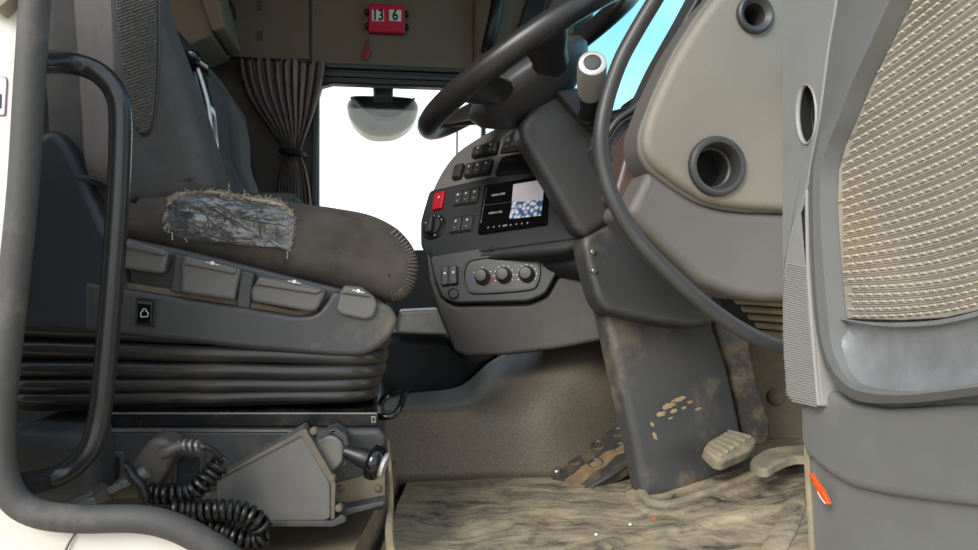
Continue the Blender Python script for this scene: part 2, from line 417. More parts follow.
M_glass = mat_glass('window_glass', (.93, .96, .95), .05)
M_tint = mat_glass('blue_tinted_windscreen', (.58, .85, .92), .06)
def mat_tape():
    m = mat('silver_black_tape', (104, 104, 104), .3, metal=.55, var=.55, vs=38, bump=.9, bs=160, stretch=(1, 1, 2.2)); return m
M_tape = mat_tape()
def mat_screen():
    m = bpy.data.materials.new('screen_picture'); m.use_nodes = True; t = m.node_tree; N = t.nodes; L = t.links; b = N['Principled BSDF']
    tcn = N.new('ShaderNodeTexCoord'); v = N.new('ShaderNodeTexVoronoi'); v.inputs['Scale'].default_value = 95; L.new(tcn.outputs['Object'], v.inputs['Vector'])
    r = N.new('ShaderNodeValToRGB'); e = r.color_ramp.elements; e[0].position = .25; e[0].color = (*lin((206, 206, 214)), 1); e[1].position = .62; e[1].color = (*lin((48, 88, 128)), 1)
    L.new(v.outputs['Distance'], r.inputs[0]); L.new(r.outputs[0], b.inputs['Base Color']); L.new(r.outputs[0], b.inputs['Emission Color']); b.inputs['Emission Strength'].default_value = .22; b.inputs['Roughness'].default_value = .2
    return m
M_pic = mat_screen()
def mat_emit(name, col, s):
    m = mat(name, col, .2, var=.03); b = m.node_tree.nodes['Principled BSDF']; b.inputs['Emission Color'].default_value = (*lin(col), 1); b.inputs['Emission Strength'].default_value = s; return m
M_scrgrey = mat_emit('screen_pale_grey', (178, 172, 178), .25)

# ================================================================== SETTING
g = MB(); g.grid([[(-60, -60, -1.3), (60, -60, -1.3)], [(-60, 60, -1.3), (60, 60, -1.3)]])
ob('ground', g, M_sand, kind='structure', label='unseen sandy ground added for bounce light', cat='ground')  # out of view, added to bounce warm light into the cab
# floor mat surface with toe-board rise and soft ripples
def floor_z(x, y):
    z = 0.0
    z += max(0, x-.34)*.12
    z += .004*noise.noise((x*3, y*6, 0))
    return z
rows = []
for j in range(70):
    y = .82+j*.0125
    rows.append([Vector((-.17+i*.0125, y, floor_z(-.17+i*.0125, y))) for i in range(78)])
m = MB(); m.grid(rows, (0, 0, -.03)); matf = ob('floor', m, M_floor, kind='structure', label='worn dusty black rubber floor mat in the footwell', cat='floor', sharp=80)
m = MB(); m.box((-1.75, .85, -.12), (1.15, 2.95, -.04)); ob('floor', m, M_walld, kind='structure')
# raised dusty floor pan below the seat
rows = []
for j in range(24):
    y = .84+j*.04
    rows.append([Vector((-.95+i*.04, y, .045+.012*noise.noise((i*.2, j*.3, 5)))) for i in range(20)])
m = MB(); m.grid(rows, (0, 0, -.07)); ob('floor', m, M_toe, kind='structure', label='dusty brown floor pan under the driver seat', cat='floor', sharp=80)
# torn mat edge strip along the pan
m = MB(); m.tube([P(388, 440, 1.085), P(390, 470, 1.075), P(391, 500, 1.07), P(389, 530, 1.05), P(392, 560, 1.02)], [.002, .003, .004, .006, .007], 8, 5, flat=.5)
ob('trim_1', m, M_toe, kind='structure', label='torn dusty rubber edge of the floor mat beside the lever box', cat='trim')

# tunnel
cols = {
 375: [(480, 1.47), (450, 1.475), (424, 1.478), (415, 1.482), (410, 1.505), (403, 1.62), (394, 1.78)],
 420: [(478, 1.47), (450, 1.475), (421, 1.478), (412, 1.483), (407, 1.505), (401, 1.62), (392, 1.78)],
 460: [(477, 1.47), (450, 1.475), (419, 1.48), (410, 1.487), (404, 1.515), (397, 1.62), (386, 1.78)],
 490: [(476, 1.475), (448, 1.48), (422, 1.49), (408, 1.51), (396, 1.55), (380, 1.64), (362, 1.78)],
 520: [(476, 1.475), (446, 1.48), (420, 1.49), (402, 1.52), (384, 1.57), (365, 1.66), (346, 1.78)],
 550: [(476, 1.47), (446, 1.475), (416, 1.485), (394, 1.51), (374, 1.56), (355, 1.63), (336, 1.72)],
 590: [(478, 1.50), (448, 1.51), (414, 1.52), (386, 1.54), (362, 1.57), (344, 1.62), (326, 1.67)],
 640: [(482, 1.56), (450, 1.57), (414, 1.58), (384, 1.59), (358, 1.61), (340, 1.63), (318, 1.66)],
 700: [(470, 1.60), (440, 1.60), (410, 1.60), (384, 1.61), (358, 1.62), (340, 1.64), (316, 1.66)]}
ks = sorted(cols); rows = []
lines = [spl([P(k, a, b) for a, b in cols[k]], 5, False) for k in ks]
for i in range(len(lines[0])): rows.append(spl([l[i] for l in lines], 6, False))
m = MB(); m.grid(rows, (0, .02, -.02)); ob('engine_tunnel', m, M_tunnel, kind='structure', label='brown pebbled engine tunnel cover between mat and dashboard', cat='tunnel cover', sharp=80)
# firewall, toe board
fw = F3((735, 460, 1.62), (800, 460, 1.52), (735, 330, 1.66))
m = MB(); m.spx(fw, [(660, 260), (830, 250), (830, 500), (660, 500)], .03, .004); fwo = ob('wall_front', m, M_toe, kind='structure', label='dusty footwell bulkhead behind the pedals', cat='wall')
m = MB(); a = fw.hit(776, 397); m.lathe(fw.to(*a), fw.n, [(.021, -.004), (.021, .001), (.017, .008), (.009, .012), (0, .013)]); ob('bolt_cap', m, M_toe, fwo)
m = MB(); m.box((1.12, .9, -.1), (1.16, 2.95, .9)); ob('wall_front', m, M_walld, kind='structure')

# far wall with window opening
YW = 2.95; fw_ = FY(YW)
def wallpx(name, pts, t, mt, top=0, r=.0, bev=.006, parent=None, **k):
    m = MB(); m.spx(fw_, pts, t, bev, top, r); return ob(name, m, mt, parent, **k)
wl = wallpx('wall_far', [(-40, 58), (318, 58), (318, 330), (-40, 330)], .05, M_walld, kind='structure', label='dark brown-grey wall behind the curtain', cat='wall')
wallpx('groove_backing', [(280, -200), (340, -200), (340, 62), (280, 62)], .03, M_walld, -.0, parent=wl)
wallpx('panel', [(-80, -200), (309, -200), (309, 60), (-80, 57)], .055, M_wall, .012, parent=wl)
wallpx('panel', [(311.5, -200), (476, -200), (476, 76), (440, 73), (320, 64), (311.5, 62)], .055, M_wall, .012, parent=wl)
for yy in (7, 37): wallpx('clip', [(257, yy-5), (263, yy-5), (263, yy+5), (257, yy+5)], .004, M_walld, .014, .002, .001, parent=wl)
wallpx('wall_far', [(-40, 250), (700, 250), (700, 420), (-40, 420)], .05, M_walld, kind='structure')
# far window: rubber frame strips and pane
wn1 = thing('window_1', 'passenger door window with black rubber frame, bright sky outside', 'window', P(400, 300, YW), kind='structure')
m = MB(); m.ring(fw_, fw_.px([(314, 66), (486, 72), (486, 320), (314, 320)]), rnd(fw_.px([(319, 83), (482, 89), (482, 312), (319, 312)]), .05, 6), .05, .004, .006); ob('window_frame', m, M_black, wn1)
m = MB(); m.spx(fw_, [(322, 64), (447, 69.5), (480, 71), (480, 75), (447, 74), (322, 69)], .02, .004, .026); ob('rubber_strip', m, M_hose, wn1)
m = MB(); m.spx(fw_, [(322, 72), (480, 79), (480, 83), (322, 77)], .02, .004, .02); ob('rubber_strip', m, M_hose, wn1)
m = MB(); m.spx(fw_, [(314, 80), (319, 80), (316, 230), (311, 230)], .02, .004, .02); ob('guide_channel', m, M_rubber, wn1)
m = MB(); m.spx(fw_, [(317, 80), (484, 86), (484, 315), (317, 315)], .005, .001, -.03); ob('pane', m, M_glass, wn1)
# far A pillar trim
fp = FY(2.9)
m = MB(); m.spx(fp, [(476, -160), (640, -160), (605, -20), (580, 60), (560, 110), (520, 112), (480, 100), (474, 60)], .06, .02); ap = ob('trim_2', m, M_wall, kind='structure', label='beige pillar trim beyond the steering wheel', cat='pillar trim')
m = MB(); m.spx(fp, [(545, -60), (560, -60), (540, 30), (500, 110), (492, 110)], .05, .006, .025); ob('rubber_strip', m, M_black, ap)
for k in range(3):
    m = MB(); x0 = 600-k*15; m.spx(fp, [(x0-9, -60), (x0, -60), (x0-72, 110), (x0-81, 110)], .03, .006, .02); ob('rubber_strip', m, (M_black, M_wall, M_black)[k], ap)
m = MB(); m.tube([P(506, -40, 2.84), P(499, -8, 2.82), P(494, 20, 2.82), P(489, 42, 2.85), P(487, 52, 2.9)], .026, 12, 5, flat=.8); 
ob('pillar_handle', m, M_black, label='black grab handle on the far beige pillar', cat='grab handle')
# windscreen
ws = [(.30, 2.97), (.45, 2.92), (.60, 2.75), (.72, 2.45), (.78, 2.1), (.80, 1.8), (.78, 1.5), (.70, 1.15), (.58, .98), (.47, .90)]
ws = spl([(a, b, 0) for a, b in ws], 4, False)
wn2 = thing('window_2', 'blue tinted windscreen beyond the steering wheel', 'windscreen', (.75, 1.9, .8), kind='structure')
m = MB(); m.grid([[Vector((p.x-.0*k, p.y, .72+k*1.2)) for p in ws] for k in (0, .5, 1)], (.006, 0, 0)); ob('pane', m, M_tint, wn2)
m = MB(); m.tube([Vector((p.x, p.y, .73)) for p in ws], .03, 8); ob('window_frame', m, M_black, wn2)
# roof, rear wall
m = MB(); m.box((-1.75, .80, 1.92), (1.3, 2.98, 1.97)); ob('ceiling', m, M_wall, kind='structure', label='beige cab roof lining', cat='ceiling')
m = MB(); m.box((-1.78, .80, -.1), (-1.72, 2.98, 1.95)); ob('wall_rear', m, M_wall, kind='structure', label='beige rear wall of the cab', cat='wall')
# near side body: white pillar panel left of the door opening
fb = FY(.80)
edge = [(44, -300), (43, -60), (40, 10), (35, 90), (29, 190), (20, 280), (11, 360), (6, 420), (8, 465), (20, 495), (45, 510), (85, 515), (140, 515), (175, 522), (207, 538), (240, 562), (300, 640)]
eo = [Vector(p) for p in spl(edge, 5, False)]
m = MB(); m.slab(fb, fb.px([(-900, -300)]+[tuple(p) for p in eo]+[(-900, 640)]), .012, .003)
body = ob('wall_near', m, M_white, kind='structure', label='white painted cab side beside the open doorway', cat='cab body')
m = MB(); m.tube([P(62, 560, .797), P(68, 545, .797), P(80, 527, .797)], .0012, 6, 3); ob('panel_seam', m, M_ledge, body)
m = MB(); m.tube([fb.at(p.x, p.y, .012) for p in eo], .0142, 14, flat=1.0)
ob('door_seal', m, M_rubber, label='grey rubber seal edging the white cab body at the doorway', cat='door seal')
# clear lamp on the body, sticker
m = MB(); m.spx(fb, [(-16, -30), (24, -30), (24, 4), (8, 19), (-4, 14), (-16, 8)], .022, .007, .022, seg=2); ob('courtesy_lamp', m, M_lens, label='small clear plastic lamp at top of the white cab body', cat='lamp')
st = thing('sticker', 'white printed sticker with purple border on the white cab body', 'sticker', P(0, 115, .8))
m = MB(); m.spx(fb, [(-30, 76), (7, 77), (8, 82), (6, 116), (-30, 116)], .0012, .0003, .0013, .002); ob('sticker_border', m, mat('purple_print', (140, 92, 140), .5), st)
m = MB(); m.spx(fb, [(-30, 77), (6.2, 78), (7, 83), (5, 115), (-30, 115)], .0012, .0003, .0017, .002); ob('sticker_face', m, mat('sticker_white', (222, 224, 232), .4), st)
m = MB(); m.spx(fb, [(-30, 94), (3, 94.5), (2.5, 109), (-30, 109)], .0012, .0003, .0021); ob('print_block', m, M_black, st)
# window on the near side over the door: roof rail
m = MB(); m.box((-1.75, .80, 1.62), (.6, .84, 1.95)); ob('trim_3', m, M_white, kind='structure', label='cab side above the door opening', cat='cab body')

# ================================================================== GRAB HANDLE (near, left)
gh = [(36, 62, .815), (58, 62, .86), (80, 65, .88), (100, 74, .885), (115, 92, .89), (120.5, 120, .89), (118, 200, .89), (111, 300, .89), (104, 380, .89), (99, 418, .89), (89, 450, .885), (66, 472, .88), (40, 481, .86), (24, 484, .82)]
m = MB(); m.tube([P(*p) for p in gh], .0126, 16, 6)
ob('grab_handle', m, M_tube, label='black looped tubular grab handle at the doorway', cat='grab handle')

# ================================================================== DRIVER SEAT
seat = thing('driver_seat', 'dark suspension driver seat with taped torn cushion and rubber bellows', 'seat', P(240, 520, 1.3))
fs = FY(1.12)
bo = [(30, -90), (120, -90), (140, -40), (152, 0), (170, 48), (187, 95), (201, 140), (211, 172), (213, 188), (195, 200), (110, 212), (50, 200), (40, 100), (30, 0)]
m = MB(); m.slab(fs, spl(fs.px(bo), 5), .13, .03, seg=6); back = ob('backrest', m, M_seatfab, seat)
m = MB(); m.slab(fs, spl(fs.px([(x-62 if x > 100 else x-10, y) for x, y in bo]), 5), .48, .03, -.06, seg=5); ob('back_centre', m, M_seatfab, back)
ins = [(112, -60), (155, -60), (157, 0), (157, 60), (154, 112), (149, 130), (143, 134), (136, 127), (129, 105), (122, 60), (116, 0)]
m = MB(); m.slab(fs, spl(fs.px(ins), 5), .012, .003, .0035); ob('side_insert', m, M_weavefab, back)
# fine rows of ribs on the insert
m = MB(); insp = spl(ins, 4)
for k in range(60):
    y0 = -40+k*3.4
    run = [x for x in range(108, 160, 2) if inside((x, y0-(x-108)*.35), [tuple(p) for p in insp])]
    if len(run) > 2:
        m.tube([fs.at(x, y0-(x-108)*.35, .0036) for x in (run[0], run[len(run)//2], run[-1])], .0012, 5)
ob('insert_rib', m, M_weavefab, back, kind='stuff')
m = MB(); m.tube([fs.at(*p, .001) for p in [(118, -60), (121, 0), (127, 60), (134, 105), (142, 134), (150, 131), (156, 110), (159, 60), (159, 0)]], .0016, 6, 5); ob('seam', m, M_black, back)
# armrest folded up on the far side
fa = FY(1.68)
m = MB(); m.slab(fa, spl(fa.px([(186, 62), (196, 60), (203, 85), (209, 110), (212, 150), (213, 186), (206, 194), (198, 170), (192, 110)]), 5), .07, .012); arm = ob('armrest', m, M_gloss, seat, label='glossy black folded armrest with highlight painted as a silver edge')
m = MB(); m.tube([fa.at(*p, .001) for p in [(197, 66), (203, 85), (209, 110), (212, 150), (213, 184)]], .005, 8, 4); ob('armrest_edge_highlight', m, M_silver, arm)  # silver strip carries the highlight from the passenger window
m = MB(); m.lathe(P(190, 58, 1.66), (0, 1, 0), [(.001, 0), (.016, .001), (.021, .006), (.021, .05)], 20); ob('armrest_hinge', m, M_gloss, arm)
m = MB(); m.slab(fa, spl(fa.px([(180, 62), (186, 60), (194, 85), (200, 106), (205, 150), (208, 190), (196, 195), (186, 120)]), 5), .05, .01, .03); ob('armrest_pad', m, M_black, arm)
# side shell
fsh = FY(1.085)
m = MB(); m.slab(fsh, spl(fsh.px([(-14, 205), (10, 160), (36, 136), (50, 129), (62, 136), (76, 158), (94, 200), (106, 226), (118, 246), (126, 272), (126, 322), (112, 334), (60, 330), (0, 318)]), 5), .06, .012); ob('side_shell', m, M_shell, seat)
# cushion
co = [(96, 222), (104, 204), (125, 193), (160, 188), (205, 187), (250, 193), (292, 200), (335, 206), (370, 213), (396, 226), (412, 243), (419, 262), (416, 284), (405, 299), (390, 303), (352, 295), (300, 282), (240, 268), (180, 255), (130, 244), (104, 238)]
fc = FY(1.112)
m = MB(); m.slab(fc, spl(fc.px(co), 4), .49, .040, seg=7); bvc = m.bvh(); cush = ob('cushion', m, M_cushion, seat, sharp=70)
# top facing panel edge seam
m = MB(); m.tube([q for q in (conf(bvc, *p, .0005) for p in [(300, 205), (330, 211), (360, 219), (385, 231), (402, 246), (410, 262)]) if q], .0022, 6, 5); ob('seam', m, M_cushion, cush)
# ribbed front edging
rib = [(404, 234), (411, 244), (415.5, 256), (416.5, 268), (414.5, 281), (408, 292), (398, 299), (386, 300)]
rp = spl([(398, 228), (412, 244), (418.5, 262), (416, 283), (406, 298), (391, 303)], 5, False); m = MB()
for i in range(len(rp)-1):
    a = rp[i]; t = (rp[i+1]-a).normalized(); nn = Vector((-t.y, t.x)); q = []
    for k in (1.2, 2.5, 4.5, 7.5, 10.5):
        d = .042-k*1.12/F; q.append(P(a.x+nn.x*k, a.y+nn.y*k, 1.111+.042-math.sqrt(max(0, .042**2-d*d))))
    m.tube(q, [.0012, .002, .0023, .0022, .0010], 6)
ob('ribbed_edging', m, mat('grey_corduroy', (104, 98, 92), .9, var=.1), cush)
# tape patch
po = [(167, 206), (174, 196), (190, 191), (215, 192), (250, 197), (280, 203), (292, 210), (295, 222), (293, 240), (288, 251), (272, 248), (240, 246), (210, 244), (184, 240), (170, 232), (165, 220)]
pol = spl(po, 4); c0 = Vector((230, 220)); rows = []
for k in range(13):
    t = k/12; row = []
    for p in pol+[pol[0]]:
        q = c0+(Vector(p)-c0)*(t*.985+.015); h = conf(bvc, q.x, q.y, 0)
        if h is None: h = conf(bvc, q.x, q.y+6, 0) or P(q.x, q.y, 1.15)
        w = noise.noise((q.x*.05, q.y*.11, 1.7))*.006+abs(noise.noise((q.x*.12+q.y*.05, q.y*.2, 4)))*.005+noise.noise((q.x*.4, q.y*.4, 9))*.0015
        h = h+Vector((0, -1, .35)).normalized()*(.004+w*(1 if t < .97 else .2)); row.append(h)
    rows.append(row)
m = MB(); m.grid(rows); bvt = m.bvh(); ob('tape_patch', m, M_tape, cush, label='wrinkled silver-black tape over the torn cushion', sharp=28)
m = MB()
for st_, en, bend in [((183, 233), (262, 238), 3), ((188, 214), (240, 222), -3), ((215, 203), (285, 226), 5), ((200, 208), (230, 240), 2), ((255, 205), (262, 240), 2), ((175, 215), (215, 236), 3), ((262, 244), (290, 234), -2), ((236, 200), (286, 207), 2), ((180, 226), (250, 245), 1), ((222, 212), (292, 218), 4)]:
    pts = []
    for i in range(9):
        t = i/8; x = st_[0]+(en[0]-st_[0])*t; y = st_[1]+(en[1]-st_[1])*t+bend*math.sin(t*3.1)+random.uniform(-1, 1)
        q = conf(bvt, x, y, .0004)
        if q: pts.append(q)
    if len(pts) > 3: m.tube(pts, [.0004+.0012*math.sin(math.pi*(i+.3)/len(pts)) for i in range(len(pts))], 5)
ob('tape_crease', m, M_tape, cush, kind='stuff')
# frayed threads along the tear
m = MB()
def thread(x, y, dx, dy, n=5, r=.0005):
    q0 = conf(bvt, x, y, .001) or conf(bvc, x, y, .002) or P(x, y, 1.15)
    pts = [q0]
    for i in range(n):
        pts.append(pts[-1]+Vector((dx+random.uniform(-.6, .6), random.uniform(-.8, .1), -(dy+random.uniform(-.6, .6))))*.0010)
    m.tube(pts, r, 4)
top_edge = spl([(168, 203), (176, 196), (192, 191), (215, 191), (235, 196), (262, 199), (280, 203), (292, 213)], 40, False)
for p in top_edge:
    for _ in range(2): thread(p.x, p.y+random.uniform(-2, 3), random.uniform(-1, 1.2), random.uniform(-1.2, 1.0), random.randint(2, 5))
for p in spl([(294, 214), (295, 228), (292, 242), (289, 251)], 10, False): thread(p.x, p.y, random.uniform(-.5, .8), random.uniform(-.4, 1), 4)
for p in spl([(166, 212), (164, 224), (170, 232)], 8, False): thread(p.x, p.y, random.uniform(-.9, .5), random.uniform(-.2, .8), 4)
for x, y, dx, dy in [(191, 192, -1.5, -.7), (229, 192, .1, -1.6), (244, 197, .3, -1.5), (167, 224, -.6, 1), (172, 232, .1, 1.4), (288, 250, -.1, 1.5), (185, 238, .5, .8), (268, 200, .6, -.8)]: thread(x, y, dx, dy, 8, .0008)
ob('frayed_thread', m, M_fray, cush, kind='stuff')
m = MB(); m.tube([conf(bvc, *p, .003) or P(*p, 1.15) for p in [(168, 204), (178, 196), (196, 192), (215, 193), (236, 197), (262, 201), (280, 206), (291, 214)]], [.001, .003, .0024, .003, .0022, .003, .004, .001], 6, 6); ob('torn_edge', m, M_fray, cush)
# valance
fv = FY(1.105)
m = MB(); m.spx(fv, [(90, 232), (118, 236), (180, 249), (250, 266), (330, 286), (374, 297), (392, 308), (394, 326), (380, 343), (362, 352), (250, 345), (100, 328)], .46, .006, 0, .02); val = ob('side_valance', m, M_plas, seat)
sk = [(90, 280), (118, 286), (180, 296), (246, 306), (300, 315), (316, 313), (326, 303), (333, 290), (372, 298), (392, 307), (398, 320), (392, 334), (378, 348), (362, 355), (330, 354.5), (250, 348), (180, 340), (90, 330)]
m = MB(); m.spx(fv, sk, .03, .008, .022, .008, 4); ob('lower_skirt', m, M_plasd, val)
m = MB(); m.spx(fv, [(116, 280), (180, 290), (246, 300), (298, 310), (318, 304), (318, 312), (300, 316), (246, 307.5), (180, 297), (116, 287)], .02, .002, .014); ob('dusty_ledge', m, M_ledge, val)
for pts in ([(178, 254), (191, 257), (188, 294), (174, 291)], [(243, 270), (257, 273), (252, 309), (238, 306)]):
    m = MB(); m.spx(fv, pts, .024, .003, .020, .003); ob('divider_rib', m, M_plas, val)
lev = [([(114, 234), (172, 251), (174, 254), (170, 272), (166, 274), (114, 266)], [(114, 234), (172, 251), (171, 257), (114, 245)], (130, 243)),
       ([(190, 256), (243, 268), (244, 272), (238, 300), (186, 292), (187, 260)], [(192, 257), (242, 268.5), (240, 275), (189, 265)], (218, 264)),
       ([(262, 276), (300, 282), (326, 289), (327, 293), (319, 309), (312, 311), (255, 301), (254, 291)], [(263, 276.5), (326, 290), (318, 294), (258, 285)], (297, 282)),
       ([(345, 285), (362, 287), (374, 296), (378, 304), (374, 316), (366, 319), (342, 314), (337, 309), (341, 292)], [(346, 286), (361, 288), (372, 297), (342, 293)], (359, 291))]
for a, b, c in lev:
    m = MB(); m.spx(fv, a, .034, .005, .030, .004, 4); l_ = ob('adjustment_lever', m, M_lever, val)
    m = MB(); m.spx(fv, b, .010, .003, .034, .003); ob('lever_top', m, M_lever, l_)
    m = MB(); q = fv.hit(*c); m.slab(fv, [(q[0]-.009, q[1]+.0015), (q[0]+.009, q[1]-.0025), (q[0]+.009, q[1]-.0012), (q[0]-.009, q[1]+.0028)], .001, .0002, .0353); m.lathe(fv.to(q[0], q[1]+.001, .035), fv.n, [(.0028, -.001), (.0028, .0004)], 10); ob('symbol', m, M_mark, l_)
# groove lines between pad and body of levers
m = MB(); m.spx(fv, [(142, 297), (161, 299), (160, 326), (141, 324)], .006, .0015, .025, .002); sw = ob('rocker_switch', m, M_black, val)
m = MB(); m.spx(fv, [(144, 299), (159, 301), (158, 323.5), (143, 322)], .006, .002, .029, .002); ob('rocker', m, M_gloss, sw)
m = MB(); m.spx(fv, [(145, 300), (158, 301.5), (158, 304), (145, 302.5)], .002, .0004, .0298); ob('switch_light', m, M_rubber, sw)
q = fv.hit(151, 312)
m = MB(); m.tube([fv.to(q[0]+a*.0045, q[1]+b*.0045, .0296) for a, b in [(-1, -1.2), (1, -1.2), (1.1, .2), (.5, .6), (.45, 1.3), (-.45, 1.3), (-.5, .6), (-1.1, .2), (-1, -1.2)]], .0006, 5); ob('symbol', m, M_mark, sw)
# bellows
def rrect(x0, x1, y0, y1, r, z0, z1):
    out = []
    for cx, cy, a0 in ((x1-r, y0+r, -90), (x1-r, y1-r, 0), (x0+r, y1-r, 90), (x0+r, y0+r, 180)):
        for k in range(9):
            a = math.radians(a0+k*11.25); x = cx+r*math.cos(a); out.append(Vector((x, cy+r*math.sin(a), z0+(z1-z0)*(x-x0)/(x1-x0))))
    full = []
    for i in range(len(out)):
        a, b = out[i], out[(i+1) % len(out)]; n = max(1, int((b-a).length/.02))
        full += [a.lerp(b, k/n) for k in range(n)]
    return [CU*p.x+CE*p.y+Vector((0, 0, p.z)) for p in full]
def cx_(px, Y): return P(px, 275, Y).dot(CU)
Yb = 1.10
m = MB(); zt = P(0, 330, Yb).z; zb = P(0, 414, Yb).z
m.loft([[Vector((p.x, p.y, z)) for p in rrect(cx_(2, Yb), cx_(376, Yb), Yb*.9877+.012, 1.58, .05, 0, 0)] for z in (zb, zt)]); bel = ob('bellows', m, M_dark, seat)
for i, (yl, yr, xr, r) in enumerate([(326, 349, 391, .0135), (348, 365, 389, .0125), (369, 380, 387, .0120), (386, 393.5, 384, .0108), (399, 406, 381, .0100)]):
    m = MB(); pts = rrect(cx_(-4, Yb), cx_(xr-8, Yb), Yb*.9877, 1.59, .055, P(0, yl, Yb).z, P(0, yr, Yb).z)
    for p in pts: p.z += .0022*noise.noise((p.x*9, p.y*9, i*3.1))
    m.loop(pts, r, 12); ob('bellows_fold', m, M_bell, bel)
# rail and plinth
m = MB(); m.spx(FY(1.075), [(96, 413), (378, 413), (378, 427), (96, 427)], .5, .002, 0); rail = ob('slide_rail', m, M_rail, seat)
m = MB(); m.spx(FY(1.075), [(96, 412.5), (377, 412.5), (377, 414.2), (96, 414.2)], .004, .0006, .002); ob('rail_edge', m, M_steel, rail)
m = MB(); m.spx(FY(1.075), [(371, 416), (376, 416), (376, 423), (371, 423)], .004, .0006, .0015); ob('rail_end', m, M_steel, rail)
m = MB(); m.spx(FY(1.075), [(372.5, 418), (374.5, 418), (374.5, 421), (372.5, 421)], .004, .0004, .0022); ob('slot', m, M_dark, rail)
fpn = FY(1.065)
m = MB(); m.spx(fpn, [(8, 429), (380, 429), (386, 436), (386, 512), (8, 512)], .5, .008, 0, .012); pl = ob('plinth', m, M_plinth, seat)
m = MB(); m.tube([fpn.at(100, 430.5, .001), fpn.at(240, 430.5, .001), fpn.at(300, 430.5, .001)], .0022, 6); ob('plinth_edge', m, M_steel, pl)
for x0, x1, y0, y1 in ((93, 120, 457, 492), (178, 200, 457, 492)):
    m = MB(); m.ring(fpn, rnd(fpn.px([(x0-5, y0-6), (x1+5, y0-6), (x1+5, y1+4), (x0-5, y1+4)]), .006), rnd(fpn.px([(x0, y0), (x1, y0), (x1, y1), (x0, y1)]), .004), .006, .005); sk_ = ob('socket_frame', m, M_plinth, pl)
    m = MB(); m.spx(fpn, [(x0, y0), (x1, y0), (x1, y1), (x0, y1)], .004, .001, .0012, .003); ob('socket_panel', m, M_navy, sk_)
    m = MB(); m.spx(fpn, [(x0+5, y0-2), (x1-5, y0-2), (x1-6, y0+4), (x1-10, y0+4), (x1-11, y0+1), (x0+11, y0+1), (x0+10, y0+4), (x0+6, y0+4)], .006, .001, .007); ob('catch', m, M_black, sk_)
    m = MB(); q = fpn.hit((x0+x1)/2, y0+14); m.tube([fpn.to(q[0]+.007*math.cos(a*.6), q[1]+.007*math.sin(a*.6), .0015) for a in range(11)], .0009, 5); ob('moulded_ring', m, M_plinth, sk_)
# dusty curved heel left of the plinth
m = MB(); m.slab(FY(1.0), spl(FY(1.0).px([(0, 436), (40, 432), (86, 434), (95, 440), (96, 505), (60, 512), (0, 512)]), 5), .06, .02); ob('plinth_heel', m, M_plinth, seat)
# slide release bar
m = MB(); m.tube([P(372, 416, 1.12), P(385, 417, 1.11), P(394, 415, 1.11), (P(400, 407, 1.12)), P(404, 395, 1.14), P(405, 391, 1.15)], .0052, 10, 5); ob('slide_release_bar', m, M_gloss, seat)
m = MB(); m.tube([P(380, 405, 1.2), P(386, 397, 1.2), P(396, 394, 1.22), P(408, 392, 1.25)], .006, 8, 4); ob('linkage', m, M_gloss, seat)

# ================================================================== SEAT BELT
belt = thing('seat_belt', 'grey webbing seat belt hanging down beside the driver backrest', 'seat belt', P(100, 190, 1.06))
m = MB(); bp = [(92, -60, 1.05), (93, 0, 1.05), (96, 60, 1.055), (97, 110, 1.06), (98, 150, 1.065), (100, 172, 1.075), (104, 186, 1.10), (110, 194, 1.14)]
rows = []; hw = [19, 19, 18, 16, 14.5, 13.5, 12, 10]
for w in (-1, -.94, -.4, .4, .94, 1):
    rows.append(spl([P(x+hw[i]*w, y+(4*w if i > 4 else 0), Y+(.004 if abs(w) == 1 else 0)) for i, (x, y, Y) in enumerate(bp)], 6, False))
m.grid(rows, (0, .0022, 0)); ob('strap', m, M_strap, belt)
m = MB(); m.tube([P(78, 176, 1.06), P(94, 181, 1.05), P(112, 188, 1.05), P(130, 197, 1.06), P(136, 200, 1.07)], [.005, .0055, .005, .0055, .006], 10, 5, flat=.6); ob('belt_anchor', m, M_black, belt)

# ================================================================== LEVER BOX
lb = thing('lever_box', 'grey angular metal control box with black knob below the seat', 'control box', P(280, 524, 1.0))
fl = FY(1.0)
m = MB(); m.spx(fl, [(216, 480.5), (302, 431.5), (331, 484), (331, 518), (325, 521.5), (240, 523), (217, 516)], .064, .003, 0, .003); bx = ob('box_body', m, M_boxm, lb)
m = MB(); m.spx(fl, [(215, 481), (215.5, 478), (302, 430), (307, 429), (306, 433), (301, 436)], .008, .001, .003); ob('top_gasket', m, M_flange, bx)
m = MB(); m.spx(fl, [(301, 435), (306.5, 429), (334, 476), (336, 484), (335, 518), (331, 519), (331, 484)], .010, .0015, .004); ob('end_flange', m, M_flange, bx)
m = MB(); m.spx(fl, [(236, 521), (332, 520.5), (342, 514), (346, 517), (346, 521), (333, 526), (236, 525.5)], .06, .001, .004); ob('base_flange', m, M_plinth, bx)
fl2 = FY(1.015)
m = MB(); m.spx(fl2, [(312, 443), (322, 437), (332, 435), (341, 440), (345, 450), (343, 463), (332, 473), (327, 470)], .045, .004, 0, .010, 4); pv = ob('pivot_housing', m, M_boxm, lb)
m = MB(); m.spx(fl2, [(326, 432), (336, 429), (346, 435), (350, 448), (348, 462), (343, 468), (345, 450), (341, 440), (332, 435)], .04, .002, -.004); ob('pivot_gasket', m, M_plinth, pv)
kd = (P(390, 468, .985)-P(347, 452, 1.0)); k0 = P(345, 451, 1.0); kl = kd.length; kd.normalize()
m = MB(); m.lathe(k0, kd, [(.0085, 0), (.0095, .004), (.0105, .012), (.0115, .016), (.0135, .024), (.014, .034), (.0135, .036)], 20); kn = ob('lever_stem', m, M_black, lb)
m = MB(); m.lathe(k0+kd*.034, kd, [(.014, 0), (.021, .002), (.0245, .006), (.025, .012), (.023, .018), (.020, .021)], 28); k2 = ob('knob', m, M_gloss, kn)
